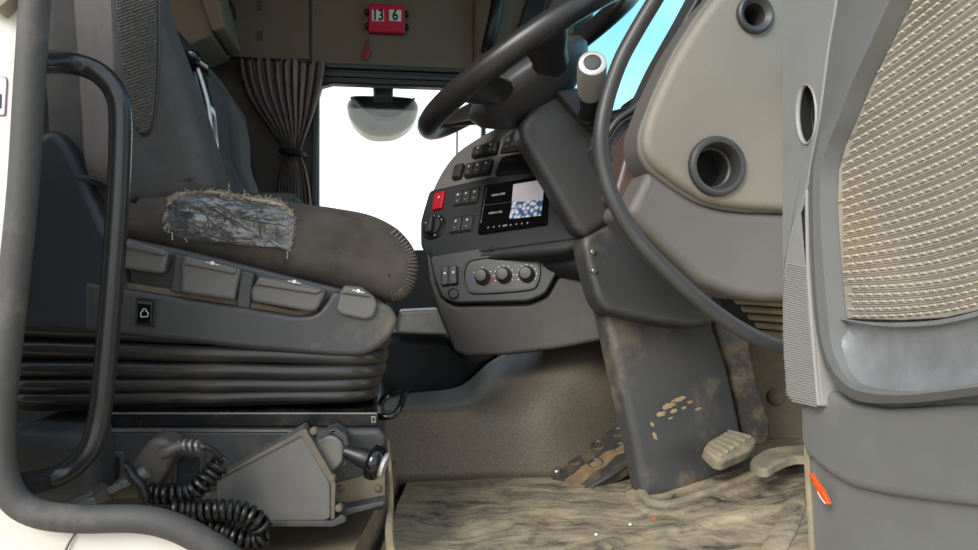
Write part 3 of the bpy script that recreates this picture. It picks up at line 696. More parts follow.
m = MB(); m.lathe(k0+kd*.053, kd, [(.017, 0), (.0175, .002), (.0175, .006), (.0165, .0075)], 24); ob('knob_end', m, M_silver, k2)
for x, y in ((314, 431), (332, 478), (339, 508), (378, 488), (341, 488)):
    m = MB(); m.lathe(P(x, y, 1.0 if x < 340 else 1.058), (0, -1, 0), [(.006, -.004), (.006, .002), (.0045, .004), (.003, .005)], 8); ob('screw', m, M_flange, lb)
m = MB(); m.spx(FY(1.06), [(332, 484), (385, 470), (385, 504), (340, 512)], .006, .001, .002); bk = ob('back_bracket', m, M_toe, lb)
m = MB(); a = [P(338, 512, .99), P(384, 502, 1.05), P(384, 505, 1.05), P(338, 516, .99)]; m.spx(FY(1.03), [(336, 511), (384, 501), (384, 506), (346, 516), (336, 518)], .03, .002, 0); ob('foot_bracket', m, M_plinth, lb)
m = MB(); m.lathe(P(219, 497, 1.02), (-1, 0, 0), [(.010, -.01), (.010, .006), (.008, .008)], 14); m.lathe(P(213, 497, 1.02), (-1, 0, 0), [(.007, -.004), (.007, .012)], 14); ob('cable_gland', m, M_flange, lb)

# ================================================================== AIR GUN HANDSET + COIL
hs = thing('air_hose_handset', 'grey trigger handset with nozzle lying on the doorway edge', 'handset', P(120, 505, .95))
fh = FY(.955)
m = MB(); m.spx(fh, [(147, 441), (158, 437), (168, 440), (176, 452), (170, 466), (162, 480), (152, 498), (120, 502), (96, 498), (110, 486), (128, 468)], .045, .008, 0, .006, 4); hb = ob('handset_body', m, M_hand, hs)
m = MB(); m.spx(fh, [(132, 455), (137, 457), (143, 465), (152, 475), (157, 488), (157, 496), (151, 497), (146, 487), (141, 478), (136, 473), (134, 464)], .014, .005, .036, .003, 4); ob('trigger', m, M_black, hs)
nd = P(138, 477, .935)-P(100, 497, .93); nd.normalize(); n0 = P(98, 497, .93)
m = MB(); m.lathe(n0, nd, [(.012, -.008), (.012, 0), (.0135, .001), (.0135, .012), (.010, .014)], 6); ob('hex_nut', m, M_hand, hs)
m = MB(); m.lathe(n0, nd, [(.0055, .012), (.0055, .030), (.0068, .031), (.0068, .040), (.008, .041), (.009, .062)], 14); ob('nozzle_rod', m, M_boxm, hs)
m = MB(); m.lathe(n0, -nd, [(.011, 0), (.013, .01), (.017, .05), (.018, .08)], 16); ob('nozzle_cone', m, M_boxm, hs)
cd = thing('coiled_cord', 'black coiled cord looping from the handset over the doorway edge', 'cord', P(210, 530, .96))
def coil(path, R, r, pitch, n=8):
    pts = spl([P(*p) for p in path], 12, False); L = [0]
    for i in range(1, len(pts)): L.append(L[-1]+(pts[i]-pts[i-1]).length)
    out = []; a = None; N = int(L[-1]/pitch*14); j = 0
    for k in range(N+1):
        d = L[-1]*k/N
        while j < len(pts)-2 and L[j+1] < d: j += 1
        t = (pts[j+1]-pts[j]).normalized(); c = pts[j].lerp(pts[j+1], min(1, (d-L[j])/max(1e-9, L[j+1]-L[j])))
        if a is None: a = Vector((0, 0, 1))
        a = (a-t*a.dot(t)).normalized(); b = t.cross(a); w = 2*math.pi*d/pitch
        out.append(c+(a*math.cos(w)+b*math.sin(w))*R)
    m = MB(); m.tube(out, r, n); return m
ob('coil', coil([(153, 493, .95), (170, 494, .945), (188, 492, .945), (201, 485, .945), (210, 476, .95), (218, 467, .955), (221, 463, .96)], .0105, .0036, .0086), M_coil, cd)
ob('coil', coil([(172, 509, .93), (190, 511, .935), (210, 510, .935), (230, 510, .935), (245, 513, .935), (256, 520, .935), (262, 529, .94)], .0105, .0036, .0086), M_coil, cd)
ob('coil', coil([(196, 522, .95), (212, 526, .95), (226, 532, .95), (240, 538, .945), (254, 541, .945), (266, 536, .945)], .0105, .0036, .0086), M_coil, cd)
m = MB(); m.tube([P(*p) for p in [(221, 463, .955), (219, 456, .95), (211, 449, .945), (202, 446, .942)]], .0036, 10, 6); ob('cord', m, M_coil, cd)
m = MB(); m.tube([P(*p) for p in [(204, 447, .942), (192, 445, .94), (180, 446, .935), (170, 450, .935), (162, 454, .94)]], [.0036, .0045, .0055, .007, .008], 12, 5)
sr = ob('strain_relief', m, M_hand, cd)
for x, y in ((199, 446), (193, 445.5), (187, 445), (181, 446), (175, 448), (169, 451)):
    m = MB(); m.lathe(P(x-1, y, .938), (1, 0, .12), [(.005, -.002), (.0078, -.0018), (.0078, .0018), (.005, .002)], 14); ob('relief_ring', m, M_boxm, sr)

# ================================================================== PASSENGER SEAT etc.
ps = thing('passenger_chair', 'dark passenger seat half hidden behind the driver backrest', 'seat', P(200, 260, 2.35))
f2 = FY(2.2)
m = MB(); m.slab(f2, spl(f2.px([(120, 40), (172, 68), (200, 71), (213, 76), (219, 92), (221, 120), (224, 155), (236, 182), (246, 205), (240, 260), (120, 260)]), 5), .45, .04, seg=5); ob('backrest', m, M_seatfab, ps)
m = MB(); m.slab(f2, spl(f2.px([(130, 10), (160, 18), (172, 24), (184, 38), (191, 52), (192, 68), (150, 74), (120, 60)]), 5), .3, .03, -.02, 5); ob('headrest', m, M_shell, ps)
f2b = FY(2.32)
m = MB(); m.slab(f2b, spl(f2b.px([(205, 70), (219, 82), (232, 108), (238, 130), (240, 160), (250, 190), (254, 215), (220, 220), (205, 150)]), 5), .2, .03, 0, 5); ob('side_bolster', m, M_walld, ps)
m = MB(); m.slab(f2b, rnd(f2b.px([(120, 195), (300, 195), (300, 260), (120, 260)]), .03), .4, .04, .1, 5); ob('cushion', m, M_seatfab, ps)
pb = thing('passenger_belt', 'black seat belt with buckle on the wall beside the curtain', 'seat belt', P(255, 195, 2.85))
m = MB(); a = [(236, 112), (240, 130), (246, 152), (252, 180), (258, 200)]
m.grid([[P(x+w, y, 2.86) for x, y in a] for w in (-4, 4)], (0, .003, 0)); ob('strap', m, M_black, pb)
m = MB(); m.spx(FY(2.84), [(241, 138), (249, 142), (249, 156), (243, 156)], .02, .004, 0, .008); ob('buckle', m, M_gloss, pb)
# locker above
lk = thing('overhead_locker', 'grey overhead locker with pale lid edge in the upper corner', 'locker', P(190, 45, 2.5))
f3 = FY(2.5)
m = MB(); m.spx(f3, [(-20, -80), (188, -80), (214, 34), (185, 46), (150, 36), (-20, 0)], .28, .01, 0, .02); ob('locker_body', m, M_wall, lk)
m = MB(); m.spx(f3, [(187, -80), (206, -60), (227, 30), (222, 32), (214, 34), (200, -5)], .28, .008, .03, .01); ob('locker_lid', m, M_wall, lk)
m = MB(); m.slab(FY(2.72), spl(FY(2.72).px([(212, -20), (224, -12), (232, 4), (232, 14), (226, 15), (218, 6), (213, -4)]), 5), .06, .015); ob('catch', m, M_black, lk)

# ================================================================== CURTAIN
cu = thing('curtain', 'dark brown curtain gathered by a black tie beside the window', 'curtain', P(290, 260, 2.86))
prof = [(58, 236, 324, 1), (64, 236, 323.5, 1), (80, 240, 321, 1), (100, 248, 317, .95), (118, 261, 312, .8), (134, 273, 306, .6), (146, 282, 302, .45), (152, 284, 301, .4), (158, 283, 302, .45), (170, 279, 306, .6), (186, 277, 309, .7), (205, 275, 311, .8), (235, 273, 312, .9)]
rows = []
for i, (y, x0, x1, am) in enumerate(prof):
    row = []
    for k in range(121):
        t = k/120; ph = t*2*math.pi*10+.8*math.sin(t*9)+.5*math.sin(i*.5+t*4)
        row.append(P(x0+(x1-x0)*(t+.012*math.sin(ph*1.0+1)), y+(2.2*math.sin(ph*1.3) if i == 0 else 0)+(4*t if y < 90 else 0), 2.87+.028*am*math.sin(ph)+.008*math.sin(ph*2.1)))
    rows.append(row)
cols_ = list(zip(*rows)); sm_rows = [spl(c, 4, False) for c in cols_]
m = MB(); m.grid(sm_rows, (0, .003, 0)); ob('curtain_cloth', m, M_curt, cu, sharp=80)
m = MB(); m.loop([P(292.5+11*math.cos(a*.2617), 153+1.5*math.cos(a*.2617), 2.875)+Vector((0, .045*math.sin(a*.2617), 0)) for a in range(24)], .012, 8); ob('tie_band', m, M_black, cu)
m = MB(); m.tube([P(214, 57.5, 2.89), P(250, 59, 2.89), P(326, 65, 2.89)], .008, 8); ob('curtain_rail', m, M_black, cu)

# ================================================================== CALENDAR
cal = thing('wall_calendar', 'red perpetual date holder reading 13 6 on the beige wall', 'calendar', P(386, 36, 2.93))
fcal = FY(2.935)
m = MB(); m.spx(fcal, [(369, 6), (405, 8), (404.5, 36), (368.5, 34)], .03, .005, .03, .012, 4); cb = ob('holder', m, M_calred, cal)
m = MB(); m.spx(fcal, [(371, 29), (402, 31), (402, 35), (371, 33)], .012, .004, .036, .003); ob('ledge', m, M_calred, cal)
for x0, x1, s_, cx in ((372, 384, '13', 378), (389, 401, '6', 395)):
    m = MB(); m.spx(fcal, [(x0, 12.5), (x1, 13), (x1, 24), (x0, 23.5)], .004, .001, .0325); cd_ = ob('date_card', m, M_mark, cal)
    q = fcal.hit(cx, 18.3); text(s_, fcal, q[0], q[1], .060, M_black, cal, .0328, sx=.8, bold=.03)
for x, y in ((367, 12), (367, 26), (406.5, 14), (406.5, 27)):
    m = MB(); m.lathe(P(x, y, 2.92), (1, 0, 0), [(.010, -.008), (.013, -.004), (.013, .004), (.010, .008)], 12); ob('peg', m, M_black, cal)
m = MB(); m.tube([P(368.5, 34, 2.915), P(368, 39, 2.915), P(367.5, 43, 2.915)], .0022, 5); ob('cord', m, M_walld, cal)
m = MB(); m.slab(FY(2.92), spl(FY(2.92).px([(366, 41), (369, 42), (369, 46), (371, 50), (370, 55), (366, 60), (363, 57), (364.5, 50), (365.5, 46)]), 4), .01, .004); ob('hanging_tag', m, M_reddk, cal)

# ================================================================== OUTSIDE MIRROR
om = thing('outside_mirror', 'half-moon kerb mirror hanging outside the passenger window', 'mirror', P(383, 135, 3.25))
fm = FY(3.2)
hm = [(348, 99), (357, 95), (383, 93), (410, 96), (418, 102), (418, 112), (412, 123), (399, 132), (384, 135), (368, 133), (354, 123), (347, 110)]
m = MB(); m.slab(fm, spl(fm.px(hm), 5), .16, .05, 0, 6); ob('mirror_shell', m, M_mirh, om)
m = MB(); m.slab(fm, spl(fm.px([(352, 97), (383, 97), (412, 99), (409, 106), (402, 113), (392, 117.5), (380, 118), (369, 114), (360, 105)]), 5), .05, .006, .016, 4); ob('mirror_glass', m, M_mirr, om)
m = MB(); m.tube([fm.at(*p, .014) for p in [(351, 98), (359, 106), (368, 114.5), (380, 119), (393, 118.5), (403, 114), (411, 105), (414, 99)]], .006, 8, 4); ob('mirror_rim', m, M_mirh, om)
m = MB(); m.spx(FY(3.07), [(372, 72), (394, 72), (393, 96), (374, 96)], .2, .012, 0, .01); ob('mount', m, M_black, om)
m = MB(); m.spx(FY(3.005), [(330, 50), (480, 50), (480, 80), (330, 74)], .10, .01, 0, .02); ob('mount_bar', m, M_black, om)
# thin aerial outside
m = MB(); m.tube([P(457.5, 120, 3.4), P(457, 145, 3.4), P(456.5, 200, 3.4), Vector((P(456, 330, 3.4).x, P(456, 330, 3.4).y, -1.3))], .005, 6); ob('pole', m, M_navy, label='thin dark pole outside the passenger window', cat='pole')


# ================================================================== DASHBOARD
dash = thing('dashboard', 'grey wraparound dashboard with black switch panel and heater knobs', 'dashboard', P(520, 356, 1.6))
A = F3((482, 235, 1.60), (548, 222, 1.49), (490, 187, 1.64))
m = MB(); m.slab(A, spl(A.px([(424, 212), (431, 190), (441, 170), (455, 152), (476, 137), (500, 124), (530, 114), (556, 122), (578, 170), (590, 235), (560, 238), (480, 246), (428, 250)]), 5), .06, .008, -.004, 4); ob('upper_fascia', m, M_dash, dash)
# crest behind, rounding towards the passenger side
m = MB(); m.slab(A, spl(A.px([(421, 228), (428, 192), (440, 169), (456, 151), (478, 137), (502, 124), (530, 112), (560, 122), (590, 250), (500, 262), (430, 262)]), 5), .30, .03, -.045, 4); ob('dash_hood', m, M_black, dash)
m = MB(); m.spx(A, [(430, 191), (520, 171), (560, 163), (592, 237), (560, 242), (500, 250), (446, 258), (428, 259), (421, 246), (421, 222)], .05, .006, .004, .012, 4); ob('centre_fascia', m, M_fascia, dash)
# chin below the fascia (throws the shadow over the heater panel)
m = MB(); m.spx(A, [(426, 246), (500, 241), (584, 233), (586, 243), (560, 252), (500, 257), (446, 265), (430, 265)], .10, .012, .0, .01, 4); ob('fascia_chin', m, M_fascia, dash)
m = MB(); q = A.hit(492, 249); m.lathe(A.to(*q, .004), A.n, [(.006, -.006), (.006, .0006), (.0042, .0008), (.0040, -.001)], 14); ob('screw_hole', m, M_dark, dash)
def swblock(pts, n, marks, name='switch_block'):
    m = MB(); o = A.px(pts); m.slab(A, rnd(o, .005), .010, .0015, .0065); b = ob(name, m, M_black, dash)
    o = [Vector(p) for p in o]            # tl, tr, br, bl
    for k in range(n):
        t0 = (k+.06)/n; t1 = (k+.94)/n
        tl = o[0].lerp(o[1], t0); tr = o[0].lerp(o[1], t1); bl_ = o[3].lerp(o[2], t0); br = o[3].lerp(o[2], t1)
        q = [tl.lerp(bl_, .08), tr.lerp(br, .08), br.lerp(tr, .08), bl_.lerp(tl, .08)]
        m = MB(); m.slab(A, rnd(q, .003), .010, .0018, .0100); w = ob('switch', m, M_switch, b)
        c = (q[0]+q[1])*.36+(q[2]+q[3])*.14
        if k in marks:
            m = MB(); s_ = .0028; m.slab(A, [(c.x-s_, c.y-s_), (c.x+s_, c.y-s_*.6), (c.x+s_*.7, c.y+s_), (c.x-s_*.5, c.y+s_*.8)], .001, .0002, .0106); ob('symbol', m, M_mark, w)
            c2 = (q[0]+q[1])*.14+(q[2]+q[3])*.36
            m = MB(); m.slab(A, [(c2.x-.0016, c2.y-.0008), (c2.x+.0016, c2.y-.0008), (c2.x+.0016, c2.y+.0008), (c2.x-.0016, c2.y+.0008)], .001, .0002, .0106); ob('symbol', m, M_mark, w)
swblock([(475, 148), (500, 140.5), (497, 154), (472, 159)], 2, (0, 1))
swblock([(468, 164.5), (494, 159.5), (489.5, 174.5), (464.5, 178.5)], 3, (0, 1, 2))
swblock([(456.5, 166), (465, 164), (461, 178.5), (452.5, 180.5)], 1, ())
swblock([(457, 192), (482, 188), (479, 204), (454, 208)], 3, (0, 1, 2))
swblock([(453.5, 218), (476, 215.5), (473.5, 232), (450, 235.5)], 2, (0, 1))
m = MB(); m.slab(A, rnd(A.px([(437, 195), (447.5, 192.5), (444.5, 210), (434.5, 212)]), .003), .012, .003, .013); hz = ob('hazard_switch', m, M_red, dash, label='red hazard switch')
q = A.hit(442, 199.5); m = MB(); m.slab(A, [(q[0]-.004, q[1]-.0025), (q[0]+.004, q[1]-.0015), (q[0], q[1]+.004)], .001, .0002, .0136); ob('symbol', m, M_mark, hz)
# light rotary
q = A.hit(435.5, 228); Rk = .031
m = MB(); m.lathe(A.to(*q, 0), A.n, [(Rk*1.08, 0), (Rk*1.08, .006), (Rk, .008), (Rk*.96, .010), (Rk*.8, .010), (Rk*.78, .006)], 32); lk_ = ob('light_dial', m, M_black, dash)
m = MB(); m.lathe(A.to(*q, 0), A.n, [(Rk*.74, .004), (Rk*.74, .012), (Rk*.7, .014)], 28); ob('dial_plate', m, M_switch, lk_)
m = MB(); m.slab(A, rnd([(q[0]-.008, q[1]-.024), (q[0]+.008, q[1]-.022), (q[0]+.008, q[1]+.024), (q[0]-.008, q[1]+.022)], .006), .02, .004, .028); ob('dial_grip', m, M_fascia, lk_)
m = MB()
for a in (-60, -30, 0, 30, 60, 200): 
    a = math.radians(90+a); m.lathe(A.to(q[0]+Rk*.88*math.cos(a), q[1]+Rk*.88*math.sin(a), .0105), A.n, [(.0018, -.001), (.0018, .0004)], 6)
ob('dial_marks', m, M_mark, lk_, kind='stuff')
# upper centre unit: grey surround, small control panel, storage slot
m = MB(); m.spx(A, [(503, 139), (516, 128), (560, 128), (560, 180), (490, 182)], .006, .001, .0035, .004); ob('unit_surround', m, M_dash, dash)
m = MB(); m.spx(A, [(506, 140), (514, 133), (545, 130), (545, 150), (501, 155)], .008, .002, .008, .004); cu_ = ob('upper_controls', m, M_black, dash)
for x, y, r_ in ((509, 141.5, .010), (516, 146, .006), (509, 149, .005)):
    q = A.hit(x, y); m = MB(); m.lathe(A.to(*q, .008), A.n, [(r_, 0), (r_, .003), (r_*.7, .005), (r_*.6, .005)], 16); ob('button', m, M_switch, cu_)
m = MB(); m.ring(A, rnd(A.px([(503, 158), (552, 148), (552, 172), (496, 177)]), .004), rnd(A.px([(505, 160), (549, 151), (549, 169), (499, 174.5)]), .003), .006, .0075, .001); sl = ob('storage_slot', m, M_black, dash)
m = MB(); m.spx(A, [(505, 160), (549, 151), (549, 169), (499, 174.5)], .002, .0003, .0042); ob('slot_recess', m, M_dark, sl)
# radio
rt = [(487, 187.5), (550, 177), (549, 226), (480, 236)]
m = MB(); m.slab(A, rnd(A.px(rt), .004), .012, .002, .012); rd = ob('touchscreen_radio', m, M_gloss, dash, label='black touchscreen radio showing VIDEO LOSS')
m = MB(); m.slab(A, A.px([(488.8, 190), (490.2, 189.8), (484.2, 225), (482.8, 225.2)]), .006, .0005, .0135); ob('chrome_edge', m, M_chrome, rd)
m = MB(); m.slab(A, A.px([(516, 187), (547, 181.8), (545.5, 202), (514.5, 205)]), .002, .0003, .0128); ob('screen_pane', m, M_scrgrey, rd)
m = MB(); m.slab(A, A.px([(514.5, 205), (545.5, 202), (543.5, 218), (512, 221.5)]), .002, .0003, .0128); ob('screen_pane', m, M_pic, rd)
m = MB(); m.slab(A, A.px([(488, 207.3), (518, 203.6), (518, 204.2), (488, 208)]), .001, .0002, .0128); ob('pane_line', m, M_rubber, rd)
ux = Vector(A.hit(520, 192.6))-Vector(A.hit(490, 197.3)); rot = math.atan2(ux.y, ux.x)
for x, y in ((501, 197), (498, 215)):
    q = A.hit(x, y); text('VIDEO LOSS', A, q[0], q[1], .0068, M_mark, rd, .0124, rot=rot)
for i in range(8):
    x = 491+i*5.6; q = A.hit(x, 229.8-(x-491)*.115); w_ = .0055 if i == 3 else .0016
    m = MB(); m.slab(A, [(q[0]-w_, q[1]-.002), (q[0]+w_, q[1]-.0015), (q[0]+w_, q[1]+.002), (q[0]-w_, q[1]+.0015)], .001, .0002, .0128); ob('radio_button', m, M_silver, rd)
# heater panel
B = F3((442, 290, 1.60), (540, 285, 1.51), (446, 262, 1.61))
m = MB(); m.spx(B, [(429, 256), (576, 232), (556, 274), (545, 294), (528, 301), (454, 303), (441, 297), (433, 275)], .03, .004, 0, .012); hp = ob('heater_panel', m, M_fascia, dash)
bez = [(463, 276), (466, 264), (476, 258), (528, 252.5), (537, 258), (541, 270), (538, 284), (528, 290.5), (476, 294), (466, 288)]
m = MB(); m.ring(B, spl(B.px(bez), 5), inset(ccw(spl(B.px(bez), 5)), .005), .008, .006, .0015); ob('bezel', m, M_switch, hp)
m = MB(); m.slab(B, inset(ccw(spl(B.px(bez), 5)), .004), .004, .0005, .002); ob('bezel_face', m, M_black, hp)
for i, (x, y) in enumerate(((482.7, 277), (504, 275.5), (527, 274.5))):
    q = B.hit(x, y); kr = .0180
    m = MB(); m.lathe(B.to(*q, 0), B.n, [(kr, .002), (kr, .007), (kr*.93, .009), (kr*.84, .010), (kr*.80, .017), (kr*.70, .020), (kr*.3, .021)], 28); kb = ob('heater_knob', m, M_switch, hp)
    m = MB()
    for a in range(-120, 121, 30 if i else 60):
        w = math.radians(90+a); m.lathe(B.to(q[0]+kr*1.22*math.cos(w), q[1]+kr*1.22*math.sin(w), .0022), B.n, [(.0014, -.001), (.0014, .0004)], 6)
    ob('dial_marks', m, M_mark, kb, kind='stuff')
    if i == 0:
        for sgn, mt in ((-1, M_blue), (1, M_red)):
            m = MB(); m.tube([B.to(q[0]+kr*1.25*math.cos(a), q[1]+kr*1.25*math.sin(a), .003) for a in [(math.pi/2-sgn*(1.75+.15*t)) for t in range(5)]], .0018, 6); ob('dial_mark', m, mt, kb)
o = B.px([(442, 268), (458.5, 266), (458.5, 284), (441.5, 286)])
m = MB(); m.slab(B, rnd(o, .004), .006, .0015, .005); b_ = ob('switch_block', m, M_black, hp)
o = [Vector(p) for p in o]
for k in range(2):
    q = [o[0].lerp(o[1], k/2+.06), o[0].lerp(o[1], k/2+.44), o[3].lerp(o[2], k/2+.44), o[3].lerp(o[2], k/2+.06)]
    m = MB(); m.slab(B, rnd(q, .002), .008, .0018, .009); w = ob('switch', m, M_switch, b_)
    c = (q[0]+q[1])*.32+(q[2]+q[3])*.18; m = MB(); m.lathe(B.to(c.x, c.y, .009), B.n, [(.0028, -.001), (.0028, .0006)], 8); ob('symbol', m, M_mark, w)
q = B.hit(453.6, 293.6); m = MB(); m.lathe(B.to(*q, 0), B.n, [(.013, 0), (.013, .004), (.011, .005), (.010, .003), (.003, .003)], 8); ob('socket', m, M_black, hp)
# lower grey trim that frames the heater panel
Cf = F3((450, 345, 1.60), (600, 335, 1.47), (436, 270, 1.63))
lo_ = [(427, 250), (434, 262), (437, 284), (443, 299), (455, 305.5), (528, 304.5), (547, 297), (560, 276), (579, 238), (592, 230), (640, 300), (640, 332), (608, 339), (560, 348), (505, 355), (466, 356), (455, 351), (446, 330), (436, 306), (430, 284)]
m = MB(); m.spx(Cf, lo_, .16, .008, .008, .008, 4); ob('lower_trim', m, M_dashlow, dash)
m = MB(); m.spx(Cf, [(434, 262), (579, 238), (600, 300), (560, 345), (466, 350), (446, 330)], .12, .004, -.012); ob('trim_backing', m, M_dashlow, dash)
q = Cf.hit(486, 322); m = MB(); m.slab(Cf, [(q[0]-.006, q[1]+.001), (q[0]+.006, q[1]+.001), (q[0]+.006, q[1]+.003), (q[0]-.006, q[1]+.003)], .001, .0002, .0088); m.slab(Cf, [(q[0]-.003, q[1]-.005), (q[0]+.005, q[1]-.004), (q[0]+.004, q[1]-.0015), (q[0]-.005, q[1]-.002)], .001, .0002, .0088); ob('emblem', m, M_redbrown, dash)
# dash bulk towards passenger side and windscreen
m = MB(); m.box((.56, 1.9, .30), (1.1, 2.9, .66), .05); ob('dash_bulk', m, M_black, dash)
m = MB(); m.box((.60, 1.45, .34), (1.1, 1.9, .72), .04); ob('dash_bulk', m, M_black, dash)
# dark moulding + silver plate on the passenger side
m = MB(); m.slab(FY(2.04), spl(FY(2.04).px([(384, 336), (420, 334), (450, 336), (470, 352), (500, 352), (486, 372), (466, 392), (448, 402), (400, 400), (380, 380)]), 5), .2, .03); ob('tunnel_moulding', m, M_navy, label='dark moulded trim below the dash beyond the tunnel', cat='trim panel')
m = MB(); m.spx(FY(1.92), [(400, 311), (440, 309), (450, 336), (396, 334)], .10, .008, 0, .01); pp = ob('silver_plate', m, M_plates, label='scratched silver plate between the seat and the dashboard', cat='plate')
m = MB(); m.box((-.25, 2.25, -.04), (.6, 2.9, .19), .03); ob('passenger_footwell', m, M_navy, label='dark box filling the passenger side behind the seat', cat='storage box')
m = MB(); m.tube([P(424, 306, 1.95), P(428, 301, 1.95), P(435, 299, 1.95), P(440, 303, 1.95)], .004, 6, 4); ob('cable', m, M_rubber, label='thin grey cable behind the silver plate', cat='cable')

# ================================================================== STEERING WHEEL
al = math.radians(33.7); dW = CU*math.cos(al)+Vector((0, 0, math.sin(al))); nW = -CU*math.sin(al)+Vector((0, 0, math.cos(al)))
cW = P(529, 61, 1.40); yW = (CE+nW*.0).normalized(); R = .243
sw_ = thing('steering_wheel', 'black steering wheel seen from below its rim', 'steering wheel', cW-nW*.08)
m = MB(); N = 72; bs = []
def rimpt(th, ri=0, w=0): return cW+(dW*math.cos(th)+yW*math.sin(th))*(R+ri)+nW*w
for i in range(N):
    th = 2*math.pi*i/N; bs.append(m.add([rimpt(th, .0225*math.cos(2*math.pi*k/14), .0225*math.sin(2*math.pi*k/14)) for k in range(14)]))
for i in range(N):
    a, b = bs[i], bs[(i+1) % N]
    for k in range(14): m.Fc.append((a+k, a+(k+1) % 14, b+(k+1) % 14, b+k))
ob('rim', m, M_wheel, sw_)
def wp(u, y, w): return cW+dW*u+yW*y+nW*w
m = MB()
m.loft([[wp(-.026+a*math.cos(t*.1309), b*math.sin(t*.1309), w) for t in range(48)] for a, b, w in ((.085, .085, -.004), (.118, .125, -.010), (.134, .142, -.022), (.138, .146, -.036), (.128, .132, -.058), (.098, .10, -.082), (.066, .068, -.10))]); ob('hub', m, M_hub, sw_, sharp=70)
def spoke(th, w0, w1, name='spoke'):
    m = MB(); rad = dW*math.cos(th)+yW*math.sin(th); tan = -dW*math.sin(th)+yW*math.cos(th); rings = []
    for t, ww, hh, z in ((.055, w0*1.0, .030, -.052), (.085, w0*.98, .030, -.050), (.12, w0*.82, .024, -.044), (.16, w0*.72, .018, -.030), (.195, (w0+w1)*.42, .014, -.014), (.222, w1*.8, .012, -.002), (.235, w1, .010, 0)):
        rings.append([cW+rad*t+tan*ww*math.cos(k*.5236)+nW*(z+hh*math.sin(k*.5236)) for k in range(12)])
    m.loft(rings); ob(name, m, M_wheel, sw_)
spoke(math.radians(-90-6), .05, .055); spoke(math.radians(90+6), .05, .055)
spoke(math.radians(180+40), .05, .056); spoke(math.radians(180-40), .05, .056)
# ================================================================== COLUMN
stc = thing('steering_column', 'dark grey steering column with shrouds running down to the floor', 'steering column', P(690, 495, 1.4))
m = MB(); f_ = FY(1.325)
m.spx(f_, [(516, 130), (534, 104), (552, 92), (582, 92), (604, 112), (628, 140), (634, 170), (634, 200), (620, 216), (586, 238), (576, 231), (549, 184)], .06, .015, 0, .03, 5); us = ob('upper_shroud', m, M_plas, stc)
m = MB(); m.spx(FY(1.30), [(556, 90), (578, 87), (606, 108), (610, 122), (592, 130), (574, 112)], .05, .006, 0, .008); ob('stalk_plate', m, M_hub, us)
m = MB(); m.spx(FY(1.30), [(592, 128), (612, 118), (630, 128), (634, 160), (622, 182), (604, 172), (590, 148)], .05, .010, 0, .02); lkp = ob('lock_plate', m, M_plas, us)
kx = P(613, 133, 1.297); kax = Vector((.25, -1, .35)).normalized()
m = MB(); m.lathe(kx, kax, [(.030, -.01), (.030, .004), (.026, .006), (.022, .004), (.021, -.004), (.010, -.004)], 24); il = ob('ignition_lock', m, M_black, us)
m = MB(); m.lathe(kx, kax, [(.015, -.006), (.015, .006), (.012, .008), (.005, .008)], 18); ob('key_barrel', m, M_gloss, il)
m = MB(); m.tube([kx+kax*.008+Vector((-.006, 0, -.006)), kx+kax*.009+Vector((.006, 0, .008))], .002, 6); ob('key_slot', m, M_chrome, il)
for x, y in ((545, 180),):
    q = P(x, y, 1.36); m = MB(); m.lathe(q, (0, -1, 0), [(.006, -.01), (.006, .002), (.004, .004)], 10); ob('screw', m, M_steel, us)
Lf = F3((600, 300, 1.31), (700, 315, 1.335), (585, 240, 1.325))
m = MB(); m.spx(Lf, [(582, 238), (602, 224), (630, 206), (660, 200), (690, 245), (716, 290), (719, 318), (714, 325), (690, 327), (640, 319), (606, 311), (597, 298), (589, 270)], .05, .014, 0, .02, 5); ls = ob('lower_shroud', m, M_plasd, stc)
for x, y in ((589, 252), (590, 271)):
    m = MB(); m.lathe(Lf.at(x+4, y, .0), Lf.n, [(.006, -.004), (.006, .003), (.004, .005)], 10); ob('screw', m, M_steel, ls)
CV = F3((648, 497, 1.315), (742, 466, 1.39), (607, 312, 1.355))
m = MB(); m.spx(CV, [(604, 306), (716, 318), (730, 370), (742, 425), (748, 466), (738, 474), (700, 486), (672, 496), (652, 499), (645, 494), (634, 440), (618, 370)], .04, .016, 0, [.01, .01, .02, .02, .02, .03, .02,   .02, .02, .02, .02, .02], 6); bvk = m.bvh(); ob('floor_cover', m, M_cover, stc)
# dried mud smears on the cover
m = MB()
for cx, cy, rx, ry in ((668, 406, 7, 2.4), (679, 399, 6, 2), (661, 414, 4.5, 2), (690, 402, 2.4, 1.3), (698, 409, 3, 1.2), (655, 436, 1.6, 4), (674, 411, 4, 1.6), (652, 424, 1.4, 2.5), (684, 408, 2.5, 1.2), (671, 418, 2.2, 1)):
    pts = []
    for k in range(28):
        a = k*math.pi/14; w = 1+.5*noise.noise((cx+math.cos(a)*1.5, cy+math.sin(a)*1.5, 2))+.45*noise.noise((cx+math.cos(a)*4, cy+math.sin(a)*4, 7))
        pts.append(conf(bvk, cx+(rx*math.cos(a)+.5*ry*math.sin(a))*w, cy+(ry*math.sin(a)-.35*rx*math.cos(a))*w, .0003))
    c = conf(bvk, cx, cy, .0010)
    if all(pts) and c:
        b = m.add(pts+[c])
        for k in range(28): m.Fc.append((b+k, b+(k+1) % 28, b+28))
ob('dried_mud', m, M_dirt, stc, kind='stuff')
